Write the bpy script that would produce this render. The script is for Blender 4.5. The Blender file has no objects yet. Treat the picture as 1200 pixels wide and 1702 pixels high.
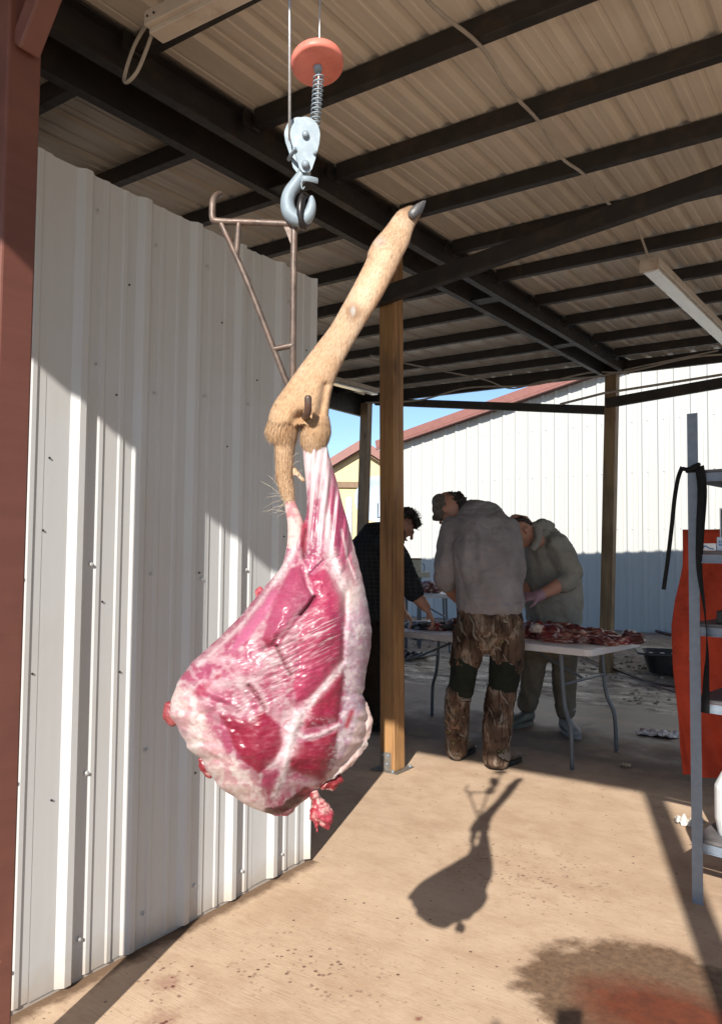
import bpy, bmesh, math, random
import numpy as np
from mathutils import Vector, Matrix, noise as mnoise
random.seed(7); RNG = np.random.default_rng(7)
SC = bpy.context.scene
R = math.radians
# ------------------------------------------------------------------ camera
F_PX, YAW, PITCH, ROLL, CAM_H = 1290.0, 34.3, 2.85, 0.56, 1.31
_y, _p, _r = R(YAW), R(PITCH), R(ROLL)
FW = Vector((-math.sin(_y)*math.cos(_p), math.cos(_y)*math.cos(_p), math.sin(_p)))
_rt0 = Vector((math.cos(_y), math.sin(_y), 0)); _up0 = _rt0.cross(FW)
RT = math.cos(_r)*_rt0 + math.sin(_r)*_up0
UP = RT.cross(FW)
CAM = Vector((0, 0, CAM_H))
cd = bpy.data.cameras.new('camera'); cam = bpy.data.objects.new('camera', cd); SC.collection.objects.link(cam)
cd.sensor_fit = 'HORIZONTAL'; cd.sensor_width = 36.0; cd.lens = 36.0*F_PX/1200.0
cd.clip_start = 0.02; cd.clip_end = 2000
M = Matrix.Identity(4)
for i in range(3):
    M[i][0] = RT[i]; M[i][1] = UP[i]; M[i][2] = -FW[i]; M[i][3] = CAM[i]
cam.matrix_world = M
SC.camera = cam
# ------------------------------------------------------------------ sky and sun
SUN = Vector((-0.2960, 0.8223, -0.486)).normalized()      # the way the light travels
w = bpy.data.worlds.new('World'); SC.world = w; w.use_nodes = True
wt = w.node_tree; bg = wt.nodes['Background']
sky = wt.nodes.new('ShaderNodeTexSky'); sky.sky_type = 'NISHITA'; sky.sun_disc = False
sky.sun_elevation = R(29); sky.sun_rotation = R(160.2); sky.air_density = 1.0; sky.dust_density = 0.1; sky.ozone_density = 3.5; sky.altitude = 900
wt.links.new(sky.outputs[0], bg.inputs[0]); bg.inputs[1].default_value = 0.095
sl = bpy.data.lights.new('sun', 'SUN'); sl.energy = 5.0; sl.angle = R(0.53); sl.color = (1.0, 0.935, 0.83)
so = bpy.data.objects.new('sun', sl); SC.collection.objects.link(so)
so.rotation_euler = SUN.to_track_quat('-Z', 'Y').to_euler(); so.location = (4, -12, 9)
vs = SC.view_settings; vs.view_transform = 'Standard'; vs.look = 'None'; vs.gamma = 1.0; vs.exposure = 0.8
try: vs.use_curve_mapping = False
except Exception: pass
SC.cycles.max_bounces = 10; SC.cycles.diffuse_bounces = 6; SC.cycles.use_denoising = True

# ------------------------------------------------------------------ node helper
class NT:
    def __init__(s, name, rough=0.6, metal=0.0, spec=0.5):
        s.m = bpy.data.materials.new(name); s.m.use_nodes = True; s.t = s.m.node_tree
        s.b = s.t.nodes['Principled BSDF']
        s.b.inputs['Roughness'].default_value = rough; s.b.inputs['Metallic'].default_value = metal
        s.b.inputs['Specular IOR Level'].default_value = spec
    def new(s, t): return s.t.nodes.new(t)
    def L(s, a, b): s.t.links.new(a, b)
    def put(s, sock, v):
        if isinstance(v, bpy.types.NodeSocket): s.L(v, sock)
        else:
            if isinstance(v, (tuple, list)) and len(v) == 3 and sock.type == 'RGBA': v = (*v, 1)
            elif isinstance(v, (int, float)) and sock.type == 'RGBA': v = (v, v, v, 1)
            sock.default_value = v
    def co(s, kind='Object', scale=(1, 1, 1), rot=(0, 0, 0), loc=(0, 0, 0)):
        tc = s.new('ShaderNodeTexCoord'); mp = s.new('ShaderNodeMapping')
        src = tc.outputs[kind]
        if kind == 'World':
            pass
        s.L(src, mp.inputs[0]); mp.inputs['Scale'].default_value = scale; mp.inputs['Rotation'].default_value = rot; mp.inputs['Location'].default_value = loc
        return mp.outputs[0]
    def pos(s, scale=(1, 1, 1), rot=(0, 0, 0), loc=(0, 0, 0)):
        g = s.new('ShaderNodeNewGeometry'); mp = s.new('ShaderNodeMapping'); s.L(g.outputs['Position'], mp.inputs[0])
        mp.inputs['Scale'].default_value = scale; mp.inputs['Rotation'].default_value = rot; mp.inputs['Location'].default_value = loc
        return mp.outputs[0]
    def noise(s, vec, scale=5, detail=4, rough=0.55, dist=0.0, out=0):
        n = s.new('ShaderNodeTexNoise'); s.L(vec, n.inputs['Vector']); n.inputs['Scale'].default_value = scale
        n.inputs['Detail'].default_value = detail; n.inputs['Roughness'].default_value = rough; n.inputs['Distortion'].default_value = dist
        return n.outputs[out]
    def vor(s, vec, scale=5, feature='F1', out='Distance', rnd=1.0):
        n = s.new('ShaderNodeTexVoronoi'); n.feature = feature; s.L(vec, n.inputs['Vector']); n.inputs['Scale'].default_value = scale
        n.inputs['Randomness'].default_value = rnd
        return n.outputs[out]
    def wave(s, vec, scale=5, dist=2, detail=2, dscale=1, prof='SIN', dirn='X'):
        n = s.new('ShaderNodeTexWave'); s.L(vec, n.inputs['Vector']); n.inputs['Scale'].default_value = scale; n.bands_direction = dirn
        n.inputs['Distortion'].default_value = dist; n.inputs['Detail'].default_value = detail; n.inputs['Detail Scale'].default_value = dscale; n.wave_profile = prof
        return n.outputs['Fac']
    def ramp(s, f, stops, interp='LINEAR'):
        n = s.new('ShaderNodeValToRGB'); s.L(f, n.inputs[0]); e = n.color_ramp.elements; n.color_ramp.interpolation = interp
        while len(e) < len(stops): e.new(0.5)
        for k, (p, c) in enumerate(stops):
            e[k].position = p; e[k].color = (c, c, c, 1) if isinstance(c, (int, float)) else (*c, 1)
        return n.outputs[0]
    def mix(s, f, a, b, mode='MIX'):
        n = s.new('ShaderNodeMix'); n.data_type = 'RGBA'; n.blend_type = mode; n.clamp_factor = True
        s.put(n.inputs['Factor'], f); s.put(n.inputs['A'] if False else n.inputs[6], a); s.put(n.inputs[7], b)
        return n.outputs[2]
    def math(s, op, a, b=0.0, clamp=False):
        n = s.new('ShaderNodeMath'); n.operation = op; n.use_clamp = clamp; s.put(n.inputs[0], a); s.put(n.inputs[1], b); return n.outputs[0]
    def attr(s, name='Col'):
        n = s.new('ShaderNodeAttribute'); n.attribute_name = name; return n.outputs['Color']
    def sep(s, v):
        n = s.new('ShaderNodeSeparateXYZ'); s.L(v, n.inputs[0]); return n.outputs
    def col(s, c): s.put(s.b.inputs['Base Color'], c)
    def rough(s, c): s.put(s.b.inputs['Roughness'], c)
    def bump(s, h, strength=0.3, dist=0.01, prev=None):
        n = s.new('ShaderNodeBump'); n.inputs['Strength'].default_value = strength; n.inputs['Distance'].default_value = dist
        s.L(h, n.inputs['Height'])
        if prev is not None: s.L(prev, n.inputs['Normal'])
        s.L(n.outputs[0], s.b.inputs['Normal']); return n.outputs[0]

def simple(name, c, rough=0.6, metal=0.0, var=0.18, scale=12, bump=0.0, bscale=60, spec=0.5, dirt=None):
    n = NT(name, rough, metal, spec); v = n.co('Object')
    f = n.noise(v, scale, 5, 0.6)
    lo = tuple(x*(1-var) for x in c); hi = tuple(min(1, x*(1+var)) for x in c)
    k = n.ramp(f, [(0.3, lo), (0.7, hi)])
    if dirt:
        g = n.ramp(n.noise(v, scale*0.45, 6, 0.7), [(0.52, 0.0), (0.68, 1.0)])
        k = n.mix(n.math('MULTIPLY', g, dirt[1]), k, dirt[0])
    n.col(k)
    n.rough(n.ramp(n.noise(v, scale*2, 3), [(0.3, max(0.03, rough-0.1)), (0.7, min(1, rough+0.1))]))
    if bump: n.bump(n.noise(v, bscale, 4), bump, 0.004)
    return n.m

# ------------------------------------------------------------------ materials
MAT = {}
def mk_concrete():
    n = NT('broomed concrete', 0.85); P = n.pos()
    big = n.noise(P, 1.3, 6, 0.6); med = n.noise(P, 7, 6, 0.65); br = n.noise(n.pos((9, 190, 1), (0, 0, R(-3))), 1, 5, 0.7)
    c = n.ramp(big, [(0.3, (0.42, 0.295, 0.20)), (0.5, (0.50, 0.365, 0.255)), (0.72, (0.55, 0.41, 0.295))])
    c = n.mix(n.ramp(med, [(0.40, 0.0), (0.75, 0.5)]), c, (0.32, 0.20, 0.125))
    c = n.mix(n.ramp(br, [(0.44, 0.0), (0.64, 0.28)]), c, (0.62, 0.485, 0.36))
    c = n.mix(n.ramp(br, [(0.32, 0.45), (0.43, 0.0)]), c, (0.22, 0.14, 0.085))
    # trodden dirt around the work table, coloured darker to deepen shade under the roof
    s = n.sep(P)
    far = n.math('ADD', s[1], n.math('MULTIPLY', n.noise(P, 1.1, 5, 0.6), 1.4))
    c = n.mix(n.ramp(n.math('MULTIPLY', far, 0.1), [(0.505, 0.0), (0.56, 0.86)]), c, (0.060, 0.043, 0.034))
    c = n.mix(n.ramp(n.noise(n.pos((1, 1.6, 1)), 2.3, 7, 0.72), [(0.50, 0.0), (0.62, 0.34)]), c, (0.33, 0.20, 0.125))
    # small dark specks and drips
    sp = n.ramp(n.vor(P, 17), [(0.05, 1.0), (0.12, 0.0)]); gate = n.ramp(n.noise(P, 2.6, 3), [(0.46, 0.0), (0.53, 1.0)])
    c = n.mix(n.math('MULTIPLY', sp, gate), c, (0.085, 0.035, 0.022))
    sp3 = n.ramp(n.noise(n.pos((55, 55, 1)), 1, 3, 0.6), [(0.66, 0.0), (0.71, 0.85)])
    c = n.mix(sp3, c, (0.14, 0.085, 0.055))
    def spot(cx, cy, rx, ry, jag, freq, lo, hi):
        px = n.math('MULTIPLY', n.math('SUBTRACT', s[0], cx), 1/rx); py = n.math('MULTIPLY', n.math('SUBTRACT', s[1], cy), 1/ry)
        d = n.math('SQRT', n.math('ADD', n.math('MULTIPLY', px, px), n.math('MULTIPLY', py, py)))
        d = n.math('ADD', d, n.math('MULTIPLY', n.math('SUBTRACT', n.noise(P, freq, 6, 0.65), 0.5), jag))
        return n.ramp(d, [(lo, 1.0), (hi, 0.0)])
    wet = spot(-0.58, 2.42, 0.46, 0.36, 0.75, 6, 0.84, 0.98)
    inner = spot(-0.56, 2.36, 0.30, 0.22, 0.8, 6, 0.45, 1.05)
    c = n.mix(n.math('MULTIPLY', wet, 0.88), c, n.mix(n.ramp(n.noise(P, 40, 4, 0.7), [(0.4, 0.0), (0.62, 1.0)]), (0.085, 0.045, 0.024), (0.165, 0.095, 0.054)))
    c = n.mix(n.math('MULTIPLY', inner, 0.9), c, n.mix(n.ramp(n.noise(P, 14, 5, 0.7), [(0.4, 0.0), (0.6, 1.0)]), (0.10, 0.022, 0.009), (0.165, 0.036, 0.013)))
    dots = n.ramp(n.vor(P, 42), [(0.22, 1.0), (0.34, 0.0)]); dg = n.ramp(n.noise(P, 16, 3, 0.6), [(0.47, 0.0), (0.55, 1.0)]); dots = n.math('MULTIPLY', dots, dg)
    for (cx, cy, rx, ry, k) in ((-1.84, 1.68, 0.16, 0.12, 1.0), (-1.70, 1.55, 0.16, 0.10, 1.0), (-1.55, 2.0, 0.35, 0.25, 0.8), (-1.25, 3.1, 0.5, 0.4, 0.7)):
        a_ = spot(cx, cy, rx, ry, 0.8, 9, 0.3, 1.0); c = n.mix(n.math('MULTIPLY', n.math('MULTIPLY', a_, dots), 0.9*k), c, (0.075, 0.012, 0.012))
    for (cx, cy, r, k) in ((-1.83, 1.67, 0.06, 0.38), (-1.70, 1.54, 0.07, 0.34), (-1.12, 1.95, 0.014, 0.8)):
        c = n.mix(n.math('MULTIPLY', spot(cx, cy, r, r, 2.4, 45, 0.25, 1.1), k), c, (0.17, 0.03, 0.025))
    # soil swept up against the foot of the wall
    wl = n.math('ADD', n.math('MULTIPLY', n.math('ADD', s[0], 2.04), 8.0), n.math('MULTIPLY', n.math('SUBTRACT', n.noise(P, 12, 5, 0.7), 0.5), 0.9))
    c = n.mix(n.math('MULTIPLY', n.ramp(wl, [(0.10, 0.9), (0.42, 0.0)]), n.math('LESS_THAN', s[1], 2.66)), c, (0.13, 0.075, 0.042))
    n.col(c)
    wetr = n.math('MULTIPLY', wet, 0.22)
    pud = n.ramp(n.math('MULTIPLY', n.math('ADD', s[1], n.math('MULTIPLY', n.noise(P, 1.7, 6, 0.7), 3.0)), 0.1), [(0.66, 0.0), (0.74, 0.42)])
    n.rough(n.math('SUBTRACT', n.math('SUBTRACT', 0.86, wetr), pud))
    b1 = n.bump(br, 0.35, 0.004); n.bump(n.noise(P, 60, 4), 0.25, 0.004, b1)
    return n.m
def mk_ground():
    n = NT('gravelly dirt', 0.9); P = n.pos()
    big = n.noise(P, 0.9, 6, 0.65); fine = n.noise(P, 14, 6, 0.7); st = n.vor(P, 22)
    c = n.ramp(big, [(0.3, (0.15, 0.105, 0.075)), (0.5, (0.22, 0.165, 0.12)), (0.7, (0.33, 0.27, 0.205))])
    c = n.mix(n.ramp(fine, [(0.42, 0.0), (0.62, 0.7)]), c, (0.085, 0.06, 0.045))
    c = n.mix(n.ramp(st, [(0.12, 0.55), (0.3, 0.0)]), c, (0.36, 0.31, 0.25))
    s = n.sep(P)
    near = n.ramp(n.math('MULTIPLY', n.math('ADD', s[1], n.math('MULTIPLY', big, 2.0)), 0.1), [(0.95, 1.0), (1.05, 0.0)])
    lm = n.ramp(n.noise(n.pos((1, 2.2, 1)), 2.0, 7, 0.7), [(0.43, 0.0), (0.53, 0.9)])
    c = n.mix(n.math('MULTIPLY', near, lm), c, (0.46, 0.40, 0.32))
    gr = n.ramp(n.math('MULTIPLY', s[1], 0.1), [(1.9, 0.0), (2.6, 1.0)])
    c = n.mix(gr, c, (0.16, 0.15, 0.07)); n.col(c)
    wet = n.ramp(n.noise(n.pos((1, 2.2, 1), loc=(3, 1, 0)), 2.4, 6, 0.65), [(0.46, 0.85), (0.60, 0.22)])
    n.rough(n.mix(near, 0.9, wet))
    b1 = n.bump(fine, 0.5, 0.02); n.bump(st, 0.35, 0.01, b1)
    return n.m
def mk_paint(name, c, rough=0.38, streak=0.12, dirtc=(0.25, 0.2, 0.15), dirt=0.15, axis='z'):
    n = NT(name, rough); P = n.pos()
    sc = (30, 30, 1.2) if axis == 'z' else (30, 1.2, 30)
    v = n.noise(n.pos(sc), 1, 5, 0.6); b = n.noise(P, 2.1, 6, 0.65)
    k = n.ramp(v, [(0.3, tuple(x*(1-streak) for x in c)), (0.7, c)])
    k = n.mix(n.math('MULTIPLY', n.ramp(b, [(0.48, 0.0), (0.75, 1.0)]), dirt), k, dirtc)
    sp = n.math('MULTIPLY', n.ramp(n.vor(P, 9), [(0.02, 1.0), (0.05, 0.0)]), n.ramp(n.noise(P, 4), [(0.5, 0.0), (0.6, 0.6)]))
    k = n.mix(n.math('MULTIPLY', sp, dirt*3), k, dirtc)
    if axis == 'z':      # splashed soil along the foot of the sheets
        z = n.sep(P)[2]; zz = n.math('ADD', z, n.math('MULTIPLY', n.noise(P, 18, 4), 0.10))
        k = n.mix(n.ramp(zz, [(0.05, 0.55), (0.16, 0.0)]), k, (0.36, 0.27, 0.18))
    n.col(k); n.rough(n.ramp(b, [(0.3, max(0.05, rough-0.08)), (0.7, rough+0.15)]))
    n.bump(n.noise(n.pos((1.2, 1.2, 0.7)), 3, 2), 0.06, 0.02)
    return n.m
def mk_wood(name, base, dark, scale=1.0):
    n = NT(name, 0.65); g = n.noise(n.pos((34*scale, 34*scale, 1.4)), 1, 6, 0.6, 0.6)
    f = n.wave(n.pos((1, 1, 0.12)), 38*scale, 6, 3, 1.2); b = n.noise(n.pos((3, 3, 1.2)), 1.6, 5)
    c = n.ramp(g, [(0.32, dark), (0.5, base), (0.72, tuple(min(1, x*1.22) for x in base))])
    c = n.mix(n.ramp(f, [(0.3, 0.0), (0.9, 0.35)]), c, dark)
    c = n.mix(n.ramp(b, [(0.45, 0.0), (0.72, 0.65)]), c, tuple(x*0.62 for x in dark))
    kn = n.ramp(n.vor(n.pos((5, 5, 1.9)), 1.0), [(0.05, 1.0), (0.13, 0.0)]); c = n.mix(n.math('MULTIPLY', kn, 0.85), c, (0.09, 0.035, 0.015))
    n.col(c); n.bump(g, 0.25, 0.004); return n.m
def mk_meat(name='raw venison'):
    n = NT(name, 0.34, spec=0.35); c = n.attr('Col'); P = n.pos()
    fib = n.noise(n.pos((70, 70, 300), (0.5, 0.9, 0.3)), 1, 4, 0.6)
    c = n.mix(n.ramp(fib, [(0.48, 0.0), (0.78, 0.16)]), c, n.mix(0.5, c, (0.55, 0.42, 0.45)))
    c = n.mix(n.ramp(n.noise(P, 90, 5, 0.7), [(0.3, 0.15), (0.5, 0.0)]), c, n.mix(0.5, c, (0.10, 0.006, 0.012)))
    n.col(c)
    n.b.inputs['Subsurface Weight'].default_value = 0.12; n.b.inputs['Subsurface Radius'].default_value = (0.6, 0.2, 0.15); n.b.inputs['Subsurface Scale'].default_value = 0.008
    n.b.inputs['Coat Weight'].default_value = 0.22; n.b.inputs['Coat Roughness'].default_value = 0.2
    n.rough(n.ramp(n.noise(P, 45, 3), [(0.3, 0.34), (0.7, 0.62)]))
    b1 = n.bump(fib, 0.10, 0.002); n.bump(n.noise(P, 110, 4, 0.6), 0.14, 0.002, b1)
    return n.m
def mk_fur():
    n = NT('deer hide', 0.8, spec=0.2); c = n.attr('Col')
    n.col(n.mix(n.ramp(n.noise(n.pos((260, 260, 40)), 1, 4, 0.6), [(0.35, 0.0), (0.65, 0.45)]), c, n.mix(0.4, c, (0.40, 0.22, 0.10))))
    n.b.inputs['Sheen Weight'].default_value = 0.15
    n.bump(n.noise(n.pos((300, 300, 60)), 1, 4), 0.3, 0.003); return n.m
def mk_camo():
    n = NT('forest camouflage', 0.85, spec=0.15); P = n.pos()
    c = n.ramp(n.noise(n.pos((1, 1, 0.45)), 9, 2.5, 0.55, 0.6), [(0.36, (0.028, 0.016, 0.011)), (0.44, (0.080, 0.052, 0.038)), (0.54, (0.125, 0.082, 0.058)), (0.60, (0.25, 0.195, 0.155)), (0.68, (0.06, 0.045, 0.03))])
    bark = n.noise(n.pos((75, 75, 6)), 1, 3, 0.6, 0.5); c = n.mix(n.ramp(bark, [(0.54, 0.0), (0.58, 0.7)]), c, (0.024, 0.014, 0.010))
    for rot, sc_, gate_s, light in (((0.25, 0.5, 0.2), 6, 8, (0.24, 0.20, 0.17)), ((-0.6, 0.4, 0.9), 5, 6, (0.20, 0.12, 0.08)), ((0.9, -0.3, 0.4), 4, 5, (0.20, 0.175, 0.15))):
        wv = n.wave(n.pos((1, 1, 0.8), rot), sc_, 6, 2, 1.1); g1 = n.ramp(n.noise(n.pos(loc=rot), gate_s, 2), [(0.54, 0.0), (0.58, 1.0)])
        c = n.mix(n.math('MULTIPLY', n.ramp(wv, [(0.86, 0.0), (0.90, 1.0)]), g1), c, (0.016, 0.010, 0.008))
        c = n.mix(n.math('MULTIPLY', n.ramp(wv, [(0.93, 0.0), (0.96, 0.9)]), g1), c, light)
    lf = n.vor(n.pos((1, 1, 0.7)), 20); gl = n.ramp(n.noise(P, 6, 2), [(0.54, 0.0), (0.57, 1.0)])
    c = n.mix(n.math('MULTIPLY', n.ramp(lf, [(0.20, 1.0), (0.24, 0.0)]), gl), c, (0.13, 0.12, 0.055))
    c = n.mix(n.math('MULTIPLY', n.ramp(lf, [(0.20, 0.0), (0.22, 1.0), (0.25, 1.0), (0.28, 0.0)]), gl), c, (0.02, 0.015, 0.01))
    n.col(c); n.bump(n.noise(P, 9, 3), 0.5, 0.03); return n.m
def mk_cloth(name, c, rough=0.9, weave=700, plaid=None, var=0.2):
    n = NT(name, rough, spec=0.15); P = n.pos()
    k = n.ramp(n.noise(P, 6, 5, 0.6), [(0.3, tuple(x*(1-var) for x in c)), (0.7, tuple(x*(1+var) for x in c))])
    if plaid:
        a = n.ramp(n.wave(P, 11, 0.3, 0, 1, dirn='Z'), [(0.88, 0.0), (0.95, 0.6)]); b = n.ramp(n.wave(n.pos((1, 0.4, 1)), 11, 0.3, 0, 1, dirn='X'), [(0.88, 0.0), (0.95, 0.6)])
        k = n.mix(a, k, plaid); k = n.mix(b, k, plaid)
    k = n.mix(n.ramp(n.noise(P, 22, 4), [(0.6, 0.0), (0.75, 0.25)]), k, tuple(x*0.5 for x in c))
    n.col(k); b0 = n.bump(n.wave(n.pos((1, 1, 0.75), (0.5, 0.35, 0.2)), 2.6, 7, 3, 1.3), 0.55, 0.022); b1 = n.bump(n.noise(P, weave/3, 3), 0.15, 0.002, b0)
    n.bump(n.noise(n.pos((1, 1, 1.4)), 12, 3, 0.55, 0.8), 0.5, 0.02, b1); return n.m
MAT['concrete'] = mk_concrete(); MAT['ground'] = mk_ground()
MAT['sheet'] = mk_paint('off white painted steel sheet', (0.485, 0.50, 0.515), 0.36, 0.05, (0.42, 0.36, 0.28), 0.22)
MAT['farsheet'] = mk_paint('cream painted steel sheet', (0.425, 0.435, 0.43), 0.5, 0.06, (0.45, 0.4, 0.33), 0.18)
MAT['roofsheet'] = mk_paint('beige roof sheet underside', (0.70, 0.635, 0.54), 0.45, 0.14, (0.24, 0.17, 0.10), 0.25, axis='y')
MAT['blacksteel'] = simple('dark painted steel', (0.020, 0.017, 0.015), 0.55, var=0.3, scale=14, bump=0.15, dirt=((0.06, 0.038, 0.024), 0.7))
MAT['redsteel'] = mk_paint('red oxide painted steel', (0.150, 0.055, 0.042), 0.5, 0.18, (0.30, 0.12, 0.07), 0.35, axis='q')
MAT['mauve'] = simple('brown red trim', (0.23, 0.10, 0.085), 0.5, var=0.08)
MAT['yellow'] = simple('pale yellow siding', (0.60, 0.47, 0.26), 0.7, var=0.06)
MAT['tan'] = simple('brown fascia board', (0.20, 0.13, 0.08), 0.7)
MAT['wood'] = mk_wood('treated pine post', (0.34, 0.185, 0.075), (0.16, 0.075, 0.030))
MAT['oldwood'] = mk_wood('weathered pine post', (0.25, 0.165, 0.085), (0.11, 0.065, 0.035))
MAT['galv'] = simple('galvanised steel', (0.20, 0.245, 0.31), 0.45, 0.3, var=0.12, scale=40, dirt=((0.22, 0.24, 0.27), 0.4))
MAT['zinc'] = simple('zinc plated steel', (0.21, 0.26, 0.305), 0.58, 0.15, var=0.14, scale=50, bump=0.1, spec=0.3)
MAT['rust'] = simple('rusty steel rod', (0.115, 0.085, 0.072), 0.5, 0.4, var=0.35, scale=60, bump=0.2, dirt=((0.13, 0.06, 0.038), 0.7))
MAT['dullsteel'] = simple('dull galvanised bracket', (0.15, 0.135, 0.12), 0.6, 0.2, var=0.25, scale=30)
MAT['darkiron'] = simple('dark iron', (0.035, 0.033, 0.035), 0.38, 0.6, var=0.2)
MAT['redplastic'] = simple('red orange plastic', (0.56, 0.165, 0.125), 0.5, var=0.12, scale=25, dirt=((0.32, 0.06, 0.035), 0.5))
MAT['cable'] = simple('steel wire rope', (0.42, 0.42, 0.43), 0.4, 0.6, var=0.15, scale=200)
MAT['lampbody'] = simple('white enamelled lamp housing', (0.60, 0.53, 0.45), 0.4, var=0.08, dirt=((0.30, 0.17, 0.10), 0.6))
MAT['lens'] = simple('clear prismatic lamp cover', (0.88, 0.87, 0.84), 0.14, 0.55, var=0.06, scale=60, bump=0.5, bscale=180)
MAT['conduit'] = simple('grey electrical cable', (0.36, 0.32, 0.27), 0.55, var=0.15)
MAT['plastic_white'] = simple('white blow moulded plastic', (0.62, 0.61, 0.63), 0.45, var=0.06, scale=6, bump=0.15, bscale=90, dirt=((0.40, 0.22, 0.22), 0.55))
MAT['legsteel'] = simple('grey powder coated steel', (0.10, 0.115, 0.135), 0.42, 0.2, var=0.12)
MAT['orange'] = mk_cloth('orange cloth', (0.46, 0.060, 0.030), 0.8, var=0.2)
MAT['strap'] = mk_cloth('black webbing', (0.012, 0.012, 0.013), 0.8)
MAT['board'] = simple('grey shelf board', (0.11, 0.105, 0.11), 0.6, var=0.15)
MAT['black'] = simple('black plastic', (0.012, 0.012, 0.014), 0.42, var=0.2, dirt=((0.07, 0.06, 0.05), 0.5))
MAT['whiteplastic'] = simple('milky white plastic', (0.72, 0.74, 0.76), 0.4, var=0.04)
MAT['bluebox'] = simple('pale blue carton', (0.42, 0.52, 0.66), 0.6, var=0.06)
MAT['bluedark'] = simple('blue print', (0.10, 0.20, 0.40), 0.6)
MAT['paper'] = simple('crumpled paper', (0.62, 0.60, 0.57), 0.8, var=0.1)
MAT['hose'] = simple('dark red hose', (0.065, 0.026, 0.026), 0.5)
MAT['stone'] = simple('gravel stones', (0.27, 0.22, 0.17), 0.85, var=0.4, scale=5)
MAT['dish'] = simple('light grey blue dish', (0.38, 0.50, 0.62), 0.5, var=0.05)
MAT['beige'] = simple('beige plastic', (0.48, 0.42, 0.31), 0.6, var=0.08)
MAT['meat'] = mk_meat(); MAT['fur'] = mk_fur()
MAT['camo'] = mk_camo()
MAT['shirt'] = mk_cloth('taupe grey knit', (0.235, 0.22, 0.23))
MAT['capcloth'] = simple('mottled brown grey cap', (0.12, 0.10, 0.085), 0.85, var=0.3, scale=25, dirt=((0.035, 0.025, 0.02), 0.8))
MAT['hoodie'] = mk_cloth('olive grey fleece', (0.24, 0.235, 0.21))
MAT['plaid'] = mk_cloth('black flannel', (0.022, 0.025, 0.031), plaid=(0.045, 0.052, 0.062))
MAT['gaiter'] = mk_cloth('dark green nylon', (0.017, 0.021, 0.016))
MAT['olive'] = mk_cloth('olive brown canvas', (0.125, 0.11, 0.085))
MAT['darkpants'] = mk_cloth('dark brown denim', (0.022, 0.016, 0.013))
MAT['skin'] = simple('skin', (0.40, 0.205, 0.145), 0.5, var=0.12, scale=20)
MAT['hair'] = simple('dark brown hair', (0.016, 0.010, 0.008), 0.5, var=0.3, scale=120, bump=0.4, bscale=160)
MAT['boot'] = simple('brown boot leather', (0.11, 0.075, 0.055), 0.65, var=0.35, scale=30, bump=0.3)
MAT['rubber'] = simple('grey green rubber boot', (0.11, 0.115, 0.095), 0.55, var=0.15)
MAT['greyboot'] = simple('pale grey boot', (0.24, 0.235, 0.235), 0.6, var=0.2)
MAT['glove'] = simple('thin purple glove', (0.30, 0.19, 0.24), 0.5, var=0.12, scale=30)
MAT['hoofm'] = simple('dark hoof horn', (0.060, 0.062, 0.070), 0.45, var=0.4, scale=90, bump=0.3, bscale=200, dirt=((0.28, 0.22, 0.18), 0.6))
MAT['bark_dark'] = simple('camouflage printed box', (0.030, 0.045, 0.032), 0.6, var=0.5, scale=9, dirt=((0.16, 0.17, 0.10), 0.8))
n_ = NT('thin clear plastic bag', 0.12); n_.col((0.85, 0.88, 0.92)); n_.b.inputs['Transmission Weight'].default_value = 0.55; n_.b.inputs['Alpha'].default_value = 0.85
n_.bump(n_.noise(n_.co('Object'), 60, 4), 0.5, 0.01); MAT['bag'] = n_.m

# ------------------------------------------------------------------ object helpers
COL = SC.collection
WORLD = {}           # object -> world location of its origin
def tag(o, label, cat, group=None, kind=None):
    if label: o['label'] = label
    if cat: o['category'] = cat
    if group: o['group'] = group
    if kind: o['kind'] = kind
    return o
def thing(name, label, cat, loc=(0, 0, 0), group=None):
    o = bpy.data.objects.new(name, None); COL.objects.link(o); o.location = loc; o.empty_display_size = 0.1
    WORLD[o] = Vector(loc); return tag(o, label, cat, group)
def put(name, me, mat=None, parent=None, loc=None, rot=None, label=None, kind=None):
    o = bpy.data.objects.new(name, me); COL.objects.link(o)
    if mat and not me.materials: me.materials.append(MAT[mat] if isinstance(mat, str) else mat)
    if loc is not None: o.location = loc
    if rot is not None: o.rotation_euler = rot
    WORLD[o] = Vector(loc) if loc is not None else Vector((0, 0, 0))
    if parent is not None:
        o.parent = parent; o.matrix_parent_inverse = Matrix.Translation(-WORLD[parent])
        if parent.type == 'MESH': o.matrix_parent_inverse = Matrix.Translation(-WORLD[parent])
    if label: o['label'] = label
    if kind: o['kind'] = kind
    return o
def mesh(bm, smooth=False):
    me = bpy.data.meshes.new('mesh'); bmesh.ops.recalc_face_normals(bm, faces=bm.faces); bm.to_mesh(me); bm.free()
    if smooth:
        for p in me.polygons: p.use_smooth = True
    return me
def pyd(v, f, smooth=False):
    me = bpy.data.meshes.new('mesh'); me.from_pydata([tuple(x) for x in v], [], f); me.update()
    if smooth: me.polygons.foreach_set('use_smooth', [True]*len(me.polygons))
    return me
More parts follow.
